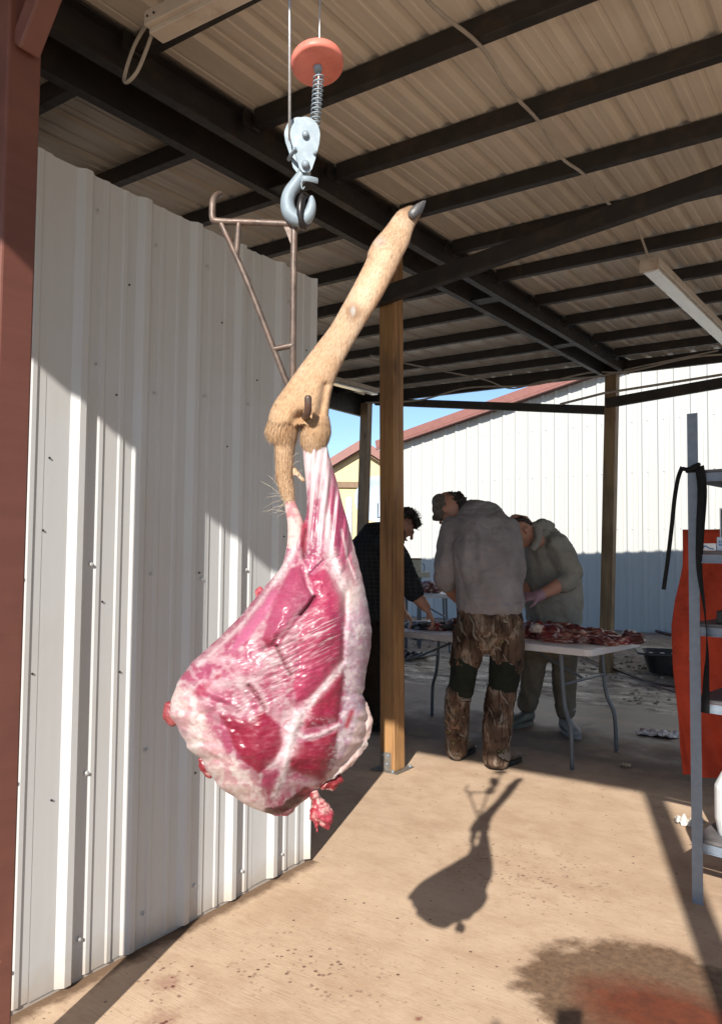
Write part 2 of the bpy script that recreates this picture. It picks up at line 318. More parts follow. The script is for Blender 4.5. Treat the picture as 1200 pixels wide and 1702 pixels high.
def box(bm, lo, hi, bevel=0.0, ax=None, org=None):
    """axis-aligned box from lo to hi, or in the frame (ax columns, origin org)"""
    c = [(lo[0], hi[0]), (lo[1], hi[1]), (lo[2], hi[2])]
    vs_ = []
    for i in (0, 1):
        for j in (0, 1):
            for k in (0, 1):
                p = Vector((c[0][i], c[1][j], c[2][k]))
                if ax is not None: p = org + ax[0]*p.x + ax[1]*p.y + ax[2]*p.z
                vs_.append(bm.verts.new(p))
    fs = [(0, 1, 3, 2), (4, 6, 7, 5), (0, 4, 5, 1), (2, 3, 7, 6), (0, 2, 6, 4), (1, 5, 7, 3)]
    faces = [bm.faces.new([vs_[a] for a in f]) for f in fs]
    if bevel > 0:
        es = list({e for f in faces for e in f.edges})
        bmesh.ops.bevel(bm, geom=es, offset=bevel, segments=2, affect='EDGES', profile=0.5)
def boxm(lo, hi, bevel=0.0, ax=None, org=None):
    bm = bmesh.new(); box(bm, lo, hi, bevel, ax, org); return mesh(bm)
def beam(bm, a, b, w_, h, up=Vector((0, 0, 1)), bevel=0.0):
    a = Vector(a); b = Vector(b); t = (b-a); L_ = t.length; t.normalize(); s_ = t.cross(up).normalized(); u = s_.cross(t).normalized()
    box(bm, (0, -w_/2, -h/2), (L_, w_/2, h/2), bevel, (t, s_, u), a)
def frames(pts, u0=None):
    out = []; n_pts = len(pts); u = None
    for i, p in enumerate(pts):
        t = (pts[min(i+1, n_pts-1)] - pts[max(i-1, 0)]).normalized()
        if u0 is not None: u = u0 - t*u0.dot(t)
        elif u is None:
            q = Vector((0, 0, 1)) if abs(t.z) < 0.9 else Vector((1, 0, 0)); u = q - t*q.dot(t)
        else: u = u - t*u.dot(t)
        u = u.normalized(); out.append((p, u, t.cross(u).normalized(), t))
    return out
def tube(bm, pts, rad, seg=10, u0=None, round_ends=True, closed=False):
    pts = [Vector(p) for p in pts]
    rad = [(r, r) if isinstance(r, (int, float)) else r for r in (rad if isinstance(rad, (list, tuple)) and len(rad) == len(pts) else [rad]*len(pts))]
    fr = frames(pts, u0); rings = []
    ext = []
    if round_ends and not closed:
        p, u, v, t = fr[0]; a, b = rad[0]; ext.append((p - t*min(a, b)*0.7, u, v, a*0.55, b*0.55)); ext.append((p - t*min(a, b)*0.35, u, v, a*0.87, b*0.87))
    for (p, u, v, t), (a, b) in zip(fr, rad): ext.append((p, u, v, a, b))
    if round_ends and not closed:
        p, u, v, t = fr[-1]; a, b = rad[-1]; ext.append((p + t*min(a, b)*0.35, u, v, a*0.87, b*0.87)); ext.append((p + t*min(a, b)*0.7, u, v, a*0.55, b*0.55))
    for (p, u, v, a, b) in ext:
        rings.append([bm.verts.new(p + u*a*math.cos(2*math.pi*k/seg) + v*b*math.sin(2*math.pi*k/seg)) for k in range(seg)])
    for r0, r1 in zip(rings[:-1], rings[1:]):
        for k in range(seg): bm.faces.new((r0[k], r0[(k+1) % seg], r1[(k+1) % seg], r1[k]))
    bm.faces.new(rings[0][::-1]); bm.faces.new(rings[-1])
def tubem(pts, rad, seg=10, u0=None, ends=True):
    bm = bmesh.new(); tube(bm, pts, rad, seg, u0, ends); return mesh(bm, True)
def smoothpts(pts, n=8):
    pts = [Vector(p) for p in pts]; out = []
    for i in range(len(pts)-1):
        p0 = pts[max(i-1, 0)]; p1 = pts[i]; p2 = pts[i+1]; p3 = pts[min(i+2, len(pts)-1)]
        for k in range(n):
            t = k/n; out.append(0.5*((2*p1) + (p2-p0)*t + (2*p0-5*p1+4*p2-p3)*t*t + (3*p1-p0-3*p2+p3)*t**3))
    out.append(pts[-1]); return out
def lathe(prof, seg=24, axis=(0, 0, 1), org=(0, 0, 0)):
    ax = Vector(axis).normalized(); q = Vector((1, 0, 0)) if abs(ax.x) < 0.9 else Vector((0, 1, 0)); u = (q-ax*q.dot(ax)).normalized(); v = ax.cross(u); org = Vector(org)
    bm = bmesh.new(); rings = []
    for r_, z in prof: rings.append([bm.verts.new(org + ax*z + (u*math.cos(2*math.pi*k/seg) + v*math.sin(2*math.pi*k/seg))*max(r_, 1e-5)) for k in range(seg)])
    for r0, r1 in zip(rings[:-1], rings[1:]):
        for k in range(seg): bm.faces.new((r0[k], r0[(k+1) % seg], r1[(k+1) % seg], r1[k]))
    bm.faces.new(rings[0][::-1]); bm.faces.new(rings[-1])
    return mesh(bm, True)
def disp(me, amp, scale, stretch=(1, 1, 1), ridge=False, seed=0.0):
    me.update(); nv = len(me.vertices); nr = [v.normal.copy() for v in me.vertices]
    for v, nn in zip(me.vertices, nr):
        q = Vector((v.co.x*scale*stretch[0]+seed, v.co.y*scale*stretch[1], v.co.z*scale*stretch[2]))
        h = mnoise.fractal(q, 1.0, 2.0, 3)
        if ridge: h = 0.5 - abs(h)*1.6
        v.co += nn*h*amp
    me.update()
def remesh(bm, voxel=0.012, smooth=4, wr=None):
    me = mesh(bm); o = bpy.data.objects.new('tmp', me); COL.objects.link(o)
    m = o.modifiers.new('r', 'REMESH'); m.mode = 'VOXEL'; m.voxel_size = voxel
    if smooth: s_ = o.modifiers.new('s', 'SMOOTH'); s_.iterations = smooth; s_.factor = 0.6
    dg = bpy.context.evaluated_depsgraph_get(); ev = o.evaluated_get(dg); out = bpy.data.meshes.new_from_object(ev)
    bpy.data.objects.remove(o); bpy.data.meshes.remove(me)
    if wr:
        for a in wr: disp(out, *a)
    for p in out.polygons: p.use_smooth = True
    return out
def A(px, py, d): return CAM + d*(FW + RT*((px-600)/F_PX) - UP*((py-851)/F_PX))
def colattr(me, cols):
    a = me.color_attributes.new('Col', 'FLOAT_COLOR', 'POINT'); c4 = np.ones((len(cols), 4), np.float32); c4[:, :3] = cols
    a.data.foreach_set('color', c4.ravel())
def vnoise(x, y, seed=0):
    """smooth 2D value noise in 0..1 (numpy)"""
    g = np.random.default_rng(seed).random((64, 64)); xi = np.floor(x).astype(int); yi = np.floor(y).astype(int); fx = x-xi; fy = y-yi
    fx = fx*fx*(3-2*fx); fy = fy*fy*(3-2*fy); a = g[xi % 64, yi % 64]; b = g[(xi+1) % 64, yi % 64]; c = g[xi % 64, (yi+1) % 64]; d = g[(xi+1) % 64, (yi+1) % 64]
    return (a*(1-fx)+b*fx)*(1-fy) + (c*(1-fx)+d*fx)*fy
def fbm(x, y, seed=0, o=4): return sum(vnoise(x*2**k, y*2**k, seed+k)*0.5**k for k in range(o))/sum(0.5**k for k in range(o))
def polydist(px, py, pts):
    best = np.full(px.shape, 1e9)
    for (x0, y0), (x1, y1) in zip(pts[:-1], pts[1:]):
        dx, dy = x1-x0, y1-y0; t = np.clip(((px-x0)*dx+(py-y0)*dy)/(dx*dx+dy*dy+1e-9), 0, 1); best = np.minimum(best, np.hypot(px-x0-t*dx, py-y0-t*dy))
    return best

# ================================================================== THE SETTING
def ground_z(x, y):
    t = min(max((y-7.0)/4.0, 0), 1); return -0.03 + 0.13*t*t*(3-2*t)
bm = bmesh.new(); xs = [-600, -200, -60, -25] + [-14+0.35*i for i in range(53)] + [12, 30, 90, 300, 600]; ys = [-600, -120, -30, -8, -3, 2, 5] + [6+0.25*i for i in range(37)] + [18, 24, 40, 90, 250, 600]
gv = [[bm.verts.new((x, y, ground_z(x, y) + (0.022*mnoise.fractal(Vector((x*1.3, y*1.3, 0)), 1, 2, 4) if 6.2 < y < 16 and -15 < x < 5 else 0))) for y in ys] for x in xs]
for i in range(len(xs)-1):
    for j in range(len(ys)-1): bm.faces.new((gv[i][j], gv[i+1][j], gv[i+1][j+1], gv[i][j+1]))
tag(put('ground', mesh(bm, True), 'ground'), None, None, kind='structure')
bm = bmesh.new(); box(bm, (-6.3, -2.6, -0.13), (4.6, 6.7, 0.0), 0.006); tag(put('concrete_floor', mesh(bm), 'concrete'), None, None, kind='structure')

# loose gravel lying by the far building
def stone_mesh(k):
    bm = bmesh.new(); bmesh.ops.create_icosphere(bm, subdivisions=1, radius=1.0)
    for v in bm.verts: v.co *= 0.75 + 0.5*random.random()
    return [v.co.copy() for v in bm.verts], [[v.index for v in f.verts] for f in bm.faces]
protos = []
for k in range(5):
    bm = bmesh.new(); bmesh.ops.create_icosphere(bm, subdivisions=1, radius=1.0); bm.verts.ensure_lookup_table()
    for v in bm.verts: v.co *= 0.7 + 0.5*random.random()
    protos.append(([v.co.copy() for v in bm.verts], [[v.index for v in f.verts] for f in bm.faces])); bm.free()
V, Fc = [], []
for i in range(2600):
    y = 7.0 + 4.9*random.random()**0.8; x = -7.5 + 7.8*random.random()
    if mnoise.noise(Vector((x*0.9, y*0.9, 3))) < -0.12+0.25*(10-y)/3: continue
    s_ = random.uniform(0.008, 0.026)*(1.6 if random.random() < 0.06 else 1); vv, ff = random.choice(protos); rz = random.random()*6.28; b0 = len(V); z = ground_z(x, y)+s_*0.25
    for p in vv: V.append((x + s_*(p.x*math.cos(rz)-p.y*math.sin(rz)), y + s_*(p.x*math.sin(rz)+p.y*math.cos(rz)), z + s_*0.6*p.z))
    Fc += [[a+b0 for a in f] for f in ff]
tag(put('gravel', pyd(V, Fc), 'stone'), 'loose grey brown gravel lying between the shelter and the far building', 'gravel', kind='stuff')

# ================================================================== RIBBED SHEETS
def sheet_profile(pitch, nrib, h=0.019, base=0.033, top=0.011, minor=0.004, lead=0.5):
    """profile across nrib ribs: list of (s, height); ribs centred at (k+lead)*pitch"""
    p = [(0.0, 0.0)]
    for k in range(nrib):
        c = (k+lead)*pitch
        for m_ in ((-1/3.0,) if lead >= 0.5 else ()): pass
        p += [(c-base, 0), (c-top, h), (c+top, h), (c+base, 0)]
        if k < nrib-1 or lead < 0.9:
            for q in (1/3.0, 2/3.0):
                m0 = c + pitch*q
                if m0 + 0.02 < nrib*pitch: p += [(m0-0.013, 0), (m0-0.007, minor), (m0+0.007, minor), (m0+0.013, 0)]
    p.append((nrib*pitch, 0.0))
    out = [p[0]]
    for q in p[1:]:
        if q[0] > out[-1][0] + 1e-6: out.append(q)
    return out
def ribbed(prof, org, along, outward, updir, length, top=None):
    """sheet: profile runs along `along`, ribs stand out along `outward`, extruded along updir"""
    v, f = [], []
    for s_, h in prof:
        b0 = org + along*s_ + outward*h; v.append(b0); v.append(b0 + updir*(length if top is None else top(s_)))
    for i in range(len(prof)-1): f.append((2*i, 2*i+2, 2*i+3, 2*i+1))
    return pyd(v, f)
X, Y, Z = Vector((1, 0, 0)), Vector((0, 1, 0)), Vector((0, 0, 1))

# ---------------- the metal clad wall on the left
WX, WTOP, WEND = -2.055, 2.475, 2.638
wall = thing('metal_wall', 'off white ribbed sheet metal wall beside the hanging leg', 'wall', (WX, 1.2, 0))
pitch = 0.2345; y0 = 1.47 - pitch*0.5
k0 = -9
sheets = []
prof4 = sheet_profile(pitch, 4)
edges = [y0 + pitch*4*i for i in (-2, -1, 0, 1)]
for i, ye in enumerate(edges):
    pr = [q for q in prof4 if ye+q[0] <= WEND+1e-4]
    if pr[-1][0] + ye < WEND-0.001 and i == 3: pr.append((WEND-ye, 0.0))
    sh = ribbed(pr, Vector((WX + (0.0008 if i % 2 else 0), ye, 0.012+0.004*(i % 2))), Y, X, Z, WTOP)
    put('sheet_panel', sh, 'sheet', wall)
put('corner_trim', boxm((WX-0.09, WEND-0.012, 0.01), (WX+0.004, WEND+0.004, WTOP+0.012), 0.003), 'sheet', wall)
put('top_plate', boxm((WX-0.10, -0.9, WTOP-0.10), (WX-0.006, WEND-0.014, WTOP-0.002)), 'oldwood', wall)
# the return of the wall behind the corner
prr = sheet_profile(pitch, 16)
put('end_panel', ribbed(prr, Vector((WX-0.09-pitch*16, WEND, 0.012)), X, Y, Z, WTOP), 'sheet', wall)
put('light_block_deck', boxm((-5.8, -0.9, WTOP-0.12), (WX-0.11, WEND-0.03, WTOP-0.102)), 'oldwood', wall)  # unseen deck over the room, added to cut bounce light on the roof
put('light_block_back', boxm((-4.3, -0.9, WTOP-0.1), (-4.27, WEND-0.03, 3.16)), 'oldwood', wall)  # unseen upright boarding, added to darken the roof bay above the room
put('bottom_trim', boxm((WX-0.02, -0.6, 0.0), (WX-0.003, WEND-0.015, 0.05)), 'sheet', wall)
# screws with washers: rows next to the ribs
bm = bmesh.new(); bmesh.ops.create_cone(bm, cap_ends=True, segments=10, radius1=0.0085, radius2=0.0078, depth=0.003, matrix=Matrix.Rotation(R(90), 4, 'Y') @ Matrix.Translation((0, 0, 0.0015)))
bmesh.ops.create_cone(bm, cap_ends=True, segments=6, radius1=0.0052, radius2=0.0048, depth=0.006, matrix=Matrix.Rotation(R(90), 4, 'Y') @ Matrix.Translation((0, 0, 0.006)))
scr = mesh(bm); scr.materials.append(MAT['sheet'])
for k in range(-1, 6):
    yb = 1.47 + pitch*k
    for z in (0.10, 0.62, 1.23, 1.86, 2.36):
        yy = yb + 0.052 + random.uniform(-0.006, 0.006)
        if yy < WEND-0.02: put('screw', scr, None, wall, loc=(WX+0.0005, yy, z+random.uniform(-0.03, 0.03)))
bm = bmesh.new(); bmesh.ops.create_cone(bm, cap_ends=True, segments=8, radius1=0.0035, radius2=0.003, depth=0.003, matrix=Matrix.Rotation(R(90), 4, 'Y') @ Matrix.Translation((0, 0, 0.0015)))
hole = mesh(bm); hole.materials.append(MAT['darkiron'])
for i in range(26):
    k = random.randint(-1, 5); yy = 1.47 + pitch*k + random.choice((-0.10, -0.06, 0.10, 0.12, 0.045))
    if yy < WEND-0.03: put('nail_hole', hole, None, wall, loc=(WX+0.0008, yy, random.uniform(0.2, 2.3)))

# ---------------- shelter roof
PUR = [-0.72, -0.08, 0.57, 1.21, 1.85, 2.50, 3.12, 3.74, 4.39, 5.07, 5.80, 6.50, 7.27, 7.97, 8.62]
XL, XR = -5.85, 4.3
BX = -2.38
def rz(y): return 3.175 + 0.026*(y-2.0)          # underside of the purlins
roof = thing('shelter_roof', 'dark steel framed shelter roof with beige metal sheets overhead', 'roof', (-2.5, 4.0, 3.2))
PH, PW = 0.085, 0.052
def purlin(x0, x1, y, nm='purlin'):
    bm = bmesh.new(); box(bm, (x0, y, rz(y)), (x1, y+PW, rz(y)+PH), 0.004); put(nm, mesh(bm), 'blacksteel', roof)
for y in PUR:
    eave = y in (PUR[0], PUR[-1])
    if eave:
        bm = bmesh.new(); box(bm, (XL, y, rz(y)-0.055), (XR, y+PW, rz(y)+PH), 0.004); put('eave_beam', mesh(bm), 'blacksteel', roof)
    else:
        purlin(BX+0.075, XR, y); purlin(XL, BX-0.24, y)
# the pair of channels that the purlins hang from
def channel(xa, face):
    """C channel along Y; web at xa, flanges towards face (+1/-1)"""
    v, f = [], []; t = 0.006; d = 0.05; a, b = PUR[0]-0.02, PUR[-1]-0.004
    for y in (a, b):
        zb = rz(y)-0.075; zt = rz(y)+PH-0.002
        pts = [(0, zb), (d, zb), (d, zb+t*2), (t, zb+t*2), (t, zt-t*2), (d, zt-t*2), (d, zt), (0, zt)]
        v += [(xa+face*q[0], y, q[1]) for q in pts]
    for k in range(8): f.append((k, (k+1) % 8, 8+(k+1) % 8, 8+k))
    f += [(0, 1, 2, 3), (0, 3, 4, 7), (4, 5, 6, 7), (8, 11, 10, 9), (8, 15, 12, 11), (12, 15, 14, 13)]
    bm = bmesh.new(); bv = [bm.verts.new(q) for q in v]
    for q in f: bm.faces.new([bv[k] for k in q])
    return mesh(bm)
put('main_channel', channel(BX+0.0, 1), 'blacksteel', roof)
put('main_channel', channel(BX-0.19, -1), 'blacksteel', roof)
for y in (1.2, 2.9, 5.2, 6.9):
    put('spacer_plate', boxm((BX-0.19, y, rz(y)-0.066), (BX, y+0.12, rz(y)-0.058)), 'blacksteel', roof)
# bent clips that hold each purlin to the channel
def clip_mesh():
    bm = bmesh.new(); pr = [(0.0, 0.075), (0.0, 0.02), (0.012, -0.012), (0.035, -0.032), (0.062, -0.036)]
    v0 = []; 
    for (a, b) in pr: v0.append((bm.verts.new((a, -0.022, b)), bm.verts.new((a, 0.022, b)), bm.verts.new((a+0.007, 0.022, b+0.004)), bm.verts.new((a+0.007, -0.022, b+0.004))))
    for q0, q1 in zip(v0[:-1], v0[1:]):
        for k in range(4): bm.faces.new((q0[k], q0[(k+1) % 4], q1[(k+1) % 4], q1[k]))
    bm.faces.new(v0[0]); bm.faces.new(v0[-1]); return mesh(bm)
cm = clip_mesh(); cm.materials.append(MAT['blacksteel'])
for y in PUR[1:-1]:
    put('clip', cm, None, roof, loc=(BX+0.051, y-0.024, rz(y)))
    
# roof sheets, ribs standing up, running front to back
rp = 0.2286; pr4 = [(-0.03, -0.0012)] + sheet_profile(rp, 4)
for i in range(12):
    xa = XL-0.05 + i*rp*4
    if xa > XR: break
    y_a, y_b = PUR[0]-0.06, PUR[-1]+0.16
    org = Vector((xa, y_a, rz(y_a)+PH+0.004+0.0022*(i % 2))); dirn = Vector((0, y_b-y_a, rz(y_b)-rz(y_a)))
    put('roof_sheet', ribbed(pr4, org, X*1.0, Z, dirn, 1.0), 'roofsheet', roof)
put('edge_trim', boxm((XL-0.06, PUR[0]-0.07, rz(PUR[0])+0.02), (XL-0.005, PUR[-1]+0.05, rz(PUR[-1])+0.07)), 'blacksteel', roof)
# long slanting braces from the posts up to the purlins
def brace(a, b, w_=0.055, h=0.10):
    bm = bmesh.new(); beam(bm, a, b, w_, h, bevel=0.004); put('brace', mesh(bm), 'blacksteel', roof)
brace((-2.62, 3.905, 2.845), (1.6, 3.905, 3.37-0.015))
brace((-2.55, 8.50, 2.955), (2.2, 8.50, 3.33), 0.05, 0.11)
brace((-2.58, 8.53, 2.885), (-5.6, 8.53, 3.285), 0.05, 0.095)

# ---------------- timber posts
def post(label, foot, top, sx, sy, mat, bracket=False):
    t = thing('timber_post', label, 'post', foot, 'timber posts under the shelter roof')
    foot = Vector(foot); top = Vector(top); bm = bmesh.new(); ax = (top-foot).normalized()
    box(bm, (-sx/2, -sy/2, 0), (sx/2, sy/2, (top-foot).length), 0.004, (X, Y, ax), foot)
    pst = put('shaft', mesh(bm), mat, t)
    if bracket:
        bm = bmesh.new(); x0, x1, ya, yb = foot.x-sx/2, foot.x+sx/2, foot.y-sy/2, foot.y+sy/2
        box(bm, (x0-0.055, ya-0.022, 0.001), (x1+0.03, yb+0.055, 0.007), 0.001)
        put('base_plate', mesh(bm), 'dullsteel', t)
        br = put('strap_plate', boxm((x0+0.004, ya-0.004, 0.0075), (x0+0.078, ya-0.0008, 0.115), 0.001), 'dullsteel', t)
        nut = lathe([(0.009, 0), (0.009, 0.006), (0.005, 0.0065), (0.005, 0.014), (0.0, 0.014)], 8)
        nut.materials.append(MAT['zinc'])
        for q in ((x0-0.03, ya+0.03), (x1+0.015, yb+0.035), (x1-0.006, ya-0.011)): put('bolt', nut, None, t, loc=(q[0], q[1], 0.0072))
        sb = lathe([(0.008, 0), (0.007, 0.005), (0.0, 0.006)], 8, (0, -1, 0)); sb.materials.append(MAT['zinc'])
        for q in ((x0+0.02, 0.098), (x0+0.058, 0.098), (x0+0.052, 0.048)): put('bolt', sb, None, t, loc=(q[0], ya-0.0042, q[1]))
    return t
post('stout brown timber post nearest the hanging leg, bolted to a steel base plate', (-2.490, 4.012, 0.0075), (-2.53, 4.012, 3.24), 0.102, 0.118, 'wood', True)
post('timber post standing in gravel in front of the shaded part of the white building', (-2.60, 8.60, 0.0), (-2.50, 8.565, 3.285), 0.125, 0.13, 'oldwood')
cp = post('thin weathered post at the far left corner of the shelter', (-5.86, 8.58, 0.0), (-5.78, 8.58, 3.29), 0.115, 0.12, 'oldwood')
put('steel_strip', boxm((-5.79, 8.545, 0.05), (-5.762, 8.575, 3.28), 0.003), 'legsteel', cp)

# ---------------- red steel hoist frame beside the camera
hf = thing('hoist_gantry', 'red painted steel post with slanting brace at the left edge', 'post', (-1.76, 1.05, 0))
def sq(a, b, w_): 
    bm = bmesh.new(); beam(bm, a, b, w_, w_, up=Y if abs((Vector(b)-Vector(a)).normalized().z) > 0.9 else Z, bevel=0.006); return mesh(bm)
put('upright', sq((-1.762, 1.048, 0.0), (-1.762, 1.048, 3.02), 0.088), 'redsteel', hf)
put('header_beam', sq((-1.82, 1.048, 3.066), (0.19, 1.048, 3.066), 0.09), 'redsteel', hf)
put('brace', sq((-1.718, 1.046, 2.52), (-1.32, 1.046, 3.05), 0.055), 'redsteel', hf)
for hx in (-0.9, -0.2, 0.14): put('hanger', boxm((hx, 1.03, 3.108), (hx+0.05, 1.07, 3.19)), 'redsteel', hf)
fp2 = thing('eave_post', 'red painted steel post under the front eave whose shadow crosses the floor', 'post', (0.75, -0.66, 0))
put('shaft', sq((0.75, -0.672, 0.012), (0.75, -0.672, 3.045), 0.088), 'redsteel', fp2)
put('foot_plate', boxm((0.67, -0.75, 0.001), (0.83, -0.59, 0.0115), 0.001), 'redsteel', fp2)
put('cable_bracket', boxm((-0.79, 0.86, 3.024), (-0.66, 1.09, 3.034)), 'redsteel', hf)

# ---------------- strip lights and wiring under the roof
def strip_light(label, a, b, w_=0.115, lens=True):
    a = Vector(a); b = Vector(b); t = thing('strip_light', label, 'light fixture', a, 'strip lights under the roof')
    bm = bmesh.new(); beam(bm, a, b, w_, 0.05, bevel=0.004); put('housing', mesh(bm), 'lampbody', t)
    d = (b-a).normalized(); o_ = Vector((0, 0, -0.041))
    if lens:
        bm = bmesh.new(); beam(bm, a+d*0.02+o_, b-d*0.02+o_, w_*0.8, 0.026, bevel=0.006); put('lamp_cover', mesh(bm), 'lens', t)
        bm = bmesh.new(); box(bm, (-0.004, -w_/2, -0.030), (0.006, w_/2, 0.032), 0.002, (d, d.cross(Z).normalized(), Z), a+Vector((0, 0, -0.028))-d*0.008); put('end_cap', mesh(bm), 'lampbody', t)
    else:
        bm = bmesh.new(); beam(bm, a+d*0.004+o_*0.8, b+o_*0.8, w_*0.62, 0.02, bevel=0.004); put('lamp_cover', mesh(bm), 'lampbody', t)
        for k in (0.02, 0.05): put('screw', lathe([(0.004, 0), (0.004, 0.003), (0, 0.003)], 8, (0, -1, 0)), 'darkiron', t, loc=a+d*k+Vector((0, -w_/2-0.001, 0.0)))
    return t
strip_light('white strip light hanging along the ceiling at the right', (-1.19, 4.86, 3.10), (-1.12, 7.3, 3.17))
sl2 = strip_light('plain strip light at the top left with a looped cable', (-1.98, 1.665, 3.04), (-0.72, 1.70, 3.04), 0.10, False)
strip_light('far strip light seen beside the stout timber post', (-5.2, 6.6, 3.24), (-5.15, 7.85, 3.26))
put('flexible_cable', tubem(smoothpts([(-2.03, 1.70, 3.13), (-2.08, 1.665, 3.02), (-2.10, 1.64, 2.90), (-2.07, 1.63, 2.865), (-2.03, 1.64, 2.90), (-2.00, 1.66, 3.0), (-1.985, 1.66, 3.03)], 8), 0.0065, 8), 'conduit', sl2)
cb = [(-1.30, -0.6, 3.12)] + [(-1.24+0.02*math.sin(y*3.1)+0.012*(y-2), y, rz(y)-0.012-(0.035 if k % 2 else 0.0)) for k, y in enumerate([0.6, 0.9, 1.24, 1.55, 1.88, 2.2, 2.53, 2.8, 3.15, 3.45, 3.77, 4.1, 4.41, 4.65])] + [(-1.19, 4.84, 3.12)]
tag(put('ceiling_cable', tubem(smoothpts(cb, 5), 0.0075, 8), 'conduit'), 'grey cable sagging along the ceiling towards the right strip light', 'cable')
cb2 = [(-5.7, 8.45, 3.27), (-4.9, 8.45, 3.22), (-4.2, 8.44, 3.30), (-3.4, 8.44, 3.24), (-2.72, 8.42, 3.30), (-2.3, 8.42, 3.26), (-1.6, 8.42, 3.33), (-0.9, 8.43, 3.29), (0.5, 8.44, 3.33)]
tag(put('eave_cable', tubem(smoothpts(cb2, 8), 0.011, 6), 'conduit'), 'grey cable drooping along the far eave of the shelter', 'cable')
cb3 = [(-4.3, 6.45, 3.28), (-4.05, 7.2, 3.27), (-3.75, 7.9, 3.25), (-3.62, 8.40, 3.22), (-3.2, 8.43, 3.27), (-2.6, 8.43, 3.25), (-2.2, 8.40, 3.29), (-1.4, 8.40, 3.36)]
tag(put('looped_cable', tubem(smoothpts(cb3, 8), 0.009, 6), 'conduit'), 'thin cable crossing the far purlins and looping at the eave', 'cable')
cb4 = [(-3.05, 8.46, 2.99), (-2.56, 8.45, 3.06), (-1.4, 8.45, 3.12), (0.2, 8.44, 3.21)]
tag(put('brace_pipe', tubem(cb4, 0.014, 8), 'conduit'), 'light pipe strapped along the far braces', 'pipe')

# ================================================================== FAR BUILDINGS
FBA = R(-4); fd = Vector((math.cos(FBA), math.sin(FBA), 0)); fn = Vector((math.sin(FBA), -math.cos(FBA), 0))   # fn faces us
FP = Vector((-2.79, 12.32, 0.07))
far = thing('white_building', 'large cream white metal building with dull red roof trim', 'building', FP)
LEFT = -5.04
def fz(s): return 3.335 + (s-LEFT)*0.205      # height of the raked eave
np4 = 4; fp_ = 0.241; fprof = sheet_profile(fp_, np4, 0.022, 0.036, 0.012, 0.004)
s0 = LEFT
for i in range(13):
    org = FP + fd*(s0+i*fp_*np4) + fn*(0.0007*(i % 2))
    put('sheet_panel', ribbed(fprof, org, fd, fn, Z, 1.0, top=lambda s_, q=s0+i*fp_*np4: fz(q+s_)-0.06), 'farsheet', far)
s_end = s0 + 13*fp_*np4
bm = bmesh.new(); a = FP+fd*(LEFT-0.35)+Z*(fz(LEFT-0.35)+0.03)+fn*0.10; b = FP+fd*s_end+Z*(fz(s_end)+0.03)+fn*0.10
beam(bm, a, b, 0.26, 0.15, bevel=0.01); rt_ = put('rake_trim', mesh(bm), 'mauve', far)
bm = bmesh.new(); beam(bm, a+fn*0.10-Z*0.09, b+fn*0.10-Z*0.09, 0.05, 0.03); put('rake_lip', mesh(bm), 'mauve', rt_)
bm = bmesh.new(); box(bm, (-0.16, -0.09, 0), (0.0, 0.045, fz(LEFT)-0.05), 0.005, (fd, fn, Z), FP+fd*LEFT); put('corner_trim', mesh(bm), 'mauve', far)
put('side_wall', ribbed(sheet_profile(fp_, 30), FP+fd*(LEFT-0.14)-fn*0.05, -fn, -fd, Z, fz(LEFT)-0.1), 'farsheet', far)
bm = bmesh.new(); v = [FP+fd*(LEFT-0.3)+Z*(fz(LEFT-0.3)+0.12), FP+fd*s_end+Z*(fz(s_end)+0.12)]; v = v+[v[1]-fn*9, v[0]-fn*9]
bm.faces.new([bm.verts.new(q) for q in v]); put('roof_plane', mesh(bm), 'mauve', far)
fs = lathe([(0.012, 0), (0.012, 0.006), (0.006, 0.01), (0, 0.01)], 6, tuple(fn)); fs.materials.append(MAT['farsheet'])
for k in range(24):
    for z in (0.75, 1.62, 2.5, 3.3):
        s_ = LEFT+fp_*(k+0.5)+0.06
        if z < fz(s_)-0.3: put('screw', fs, None, far, loc=FP+fd*s_+Z*z)
# pale yellow shed behind on the left
yp = A(601, 735, 17.0); yx = RT.copy(); yx.z = 0; yx.normalize(); yn = Vector((yx.y, -yx.x, 0))
yb = Vector((yp.x, yp.y, 0.0)); hz = yp.z - 0.12
shed = thing('yellow_shed', 'pale yellow gabled shed with brown red roof edge behind the hanging leg', 'building', yb)
W2 = 2.1; ez = hz - 1.30
bm = bmesh.new(); pts = [(-W2, 0), (W2, 0), (W2, ez), (0, hz), (-W2, ez)]
f0 = [bm.verts.new(yb+yx*a+Z*b) for a, b in pts]; f1 = [bm.verts.new(yb+yx*a+Z*b-yn*4) for a, b in pts]
bm.faces.new(f0); bm.faces.new(f1[::-1])
for k in range(5): bm.faces.new((f0[k], f1[k], f1[(k+1) % 5], f0[(k+1) % 5]))
put('wall', mesh(bm), 'yellow', shed)
sl_ = (hz-ez)/W2
for sg in (-1, 1):
    a = yb+yn*0.18+Z*(hz+0.06); b = yb+yx*sg*(W2+0.35)+yn*0.18+Z*(hz+0.06-sl_*(W2+0.35))
    bm = bmesh.new(); beam(bm, a, b, 0.10, 0.17); rf = put('roof_edge', mesh(bm), 'mauve', shed)
    bm = bmesh.new(); beam(bm, a-yn*0.1-Z*0.10, b-yn*0.1-Z*0.10, 0.14, 0.08); put('under_trim', mesh(bm), 'tan', rf)
    bm = bmesh.new(); q = [a+Z*0.08, b+Z*0.08, b+Z*0.08-yn*4.4, a+Z*0.08-yn*4.4]; bm.faces.new([bm.verts.new(p) for p in q]); put('roof_plane', mesh(bm), 'mauve', shed)
zb = A(575, 806, 17.0).z
bm = bmesh.new(); beam(bm, yb-yx*W2+yn*0.03+Z*zb, yb+yx*W2+yn*0.03+Z*zb, 0.05, 0.13); put('band_board', mesh(bm), 'tan', shed)
p = A(580, 870, 16.0)
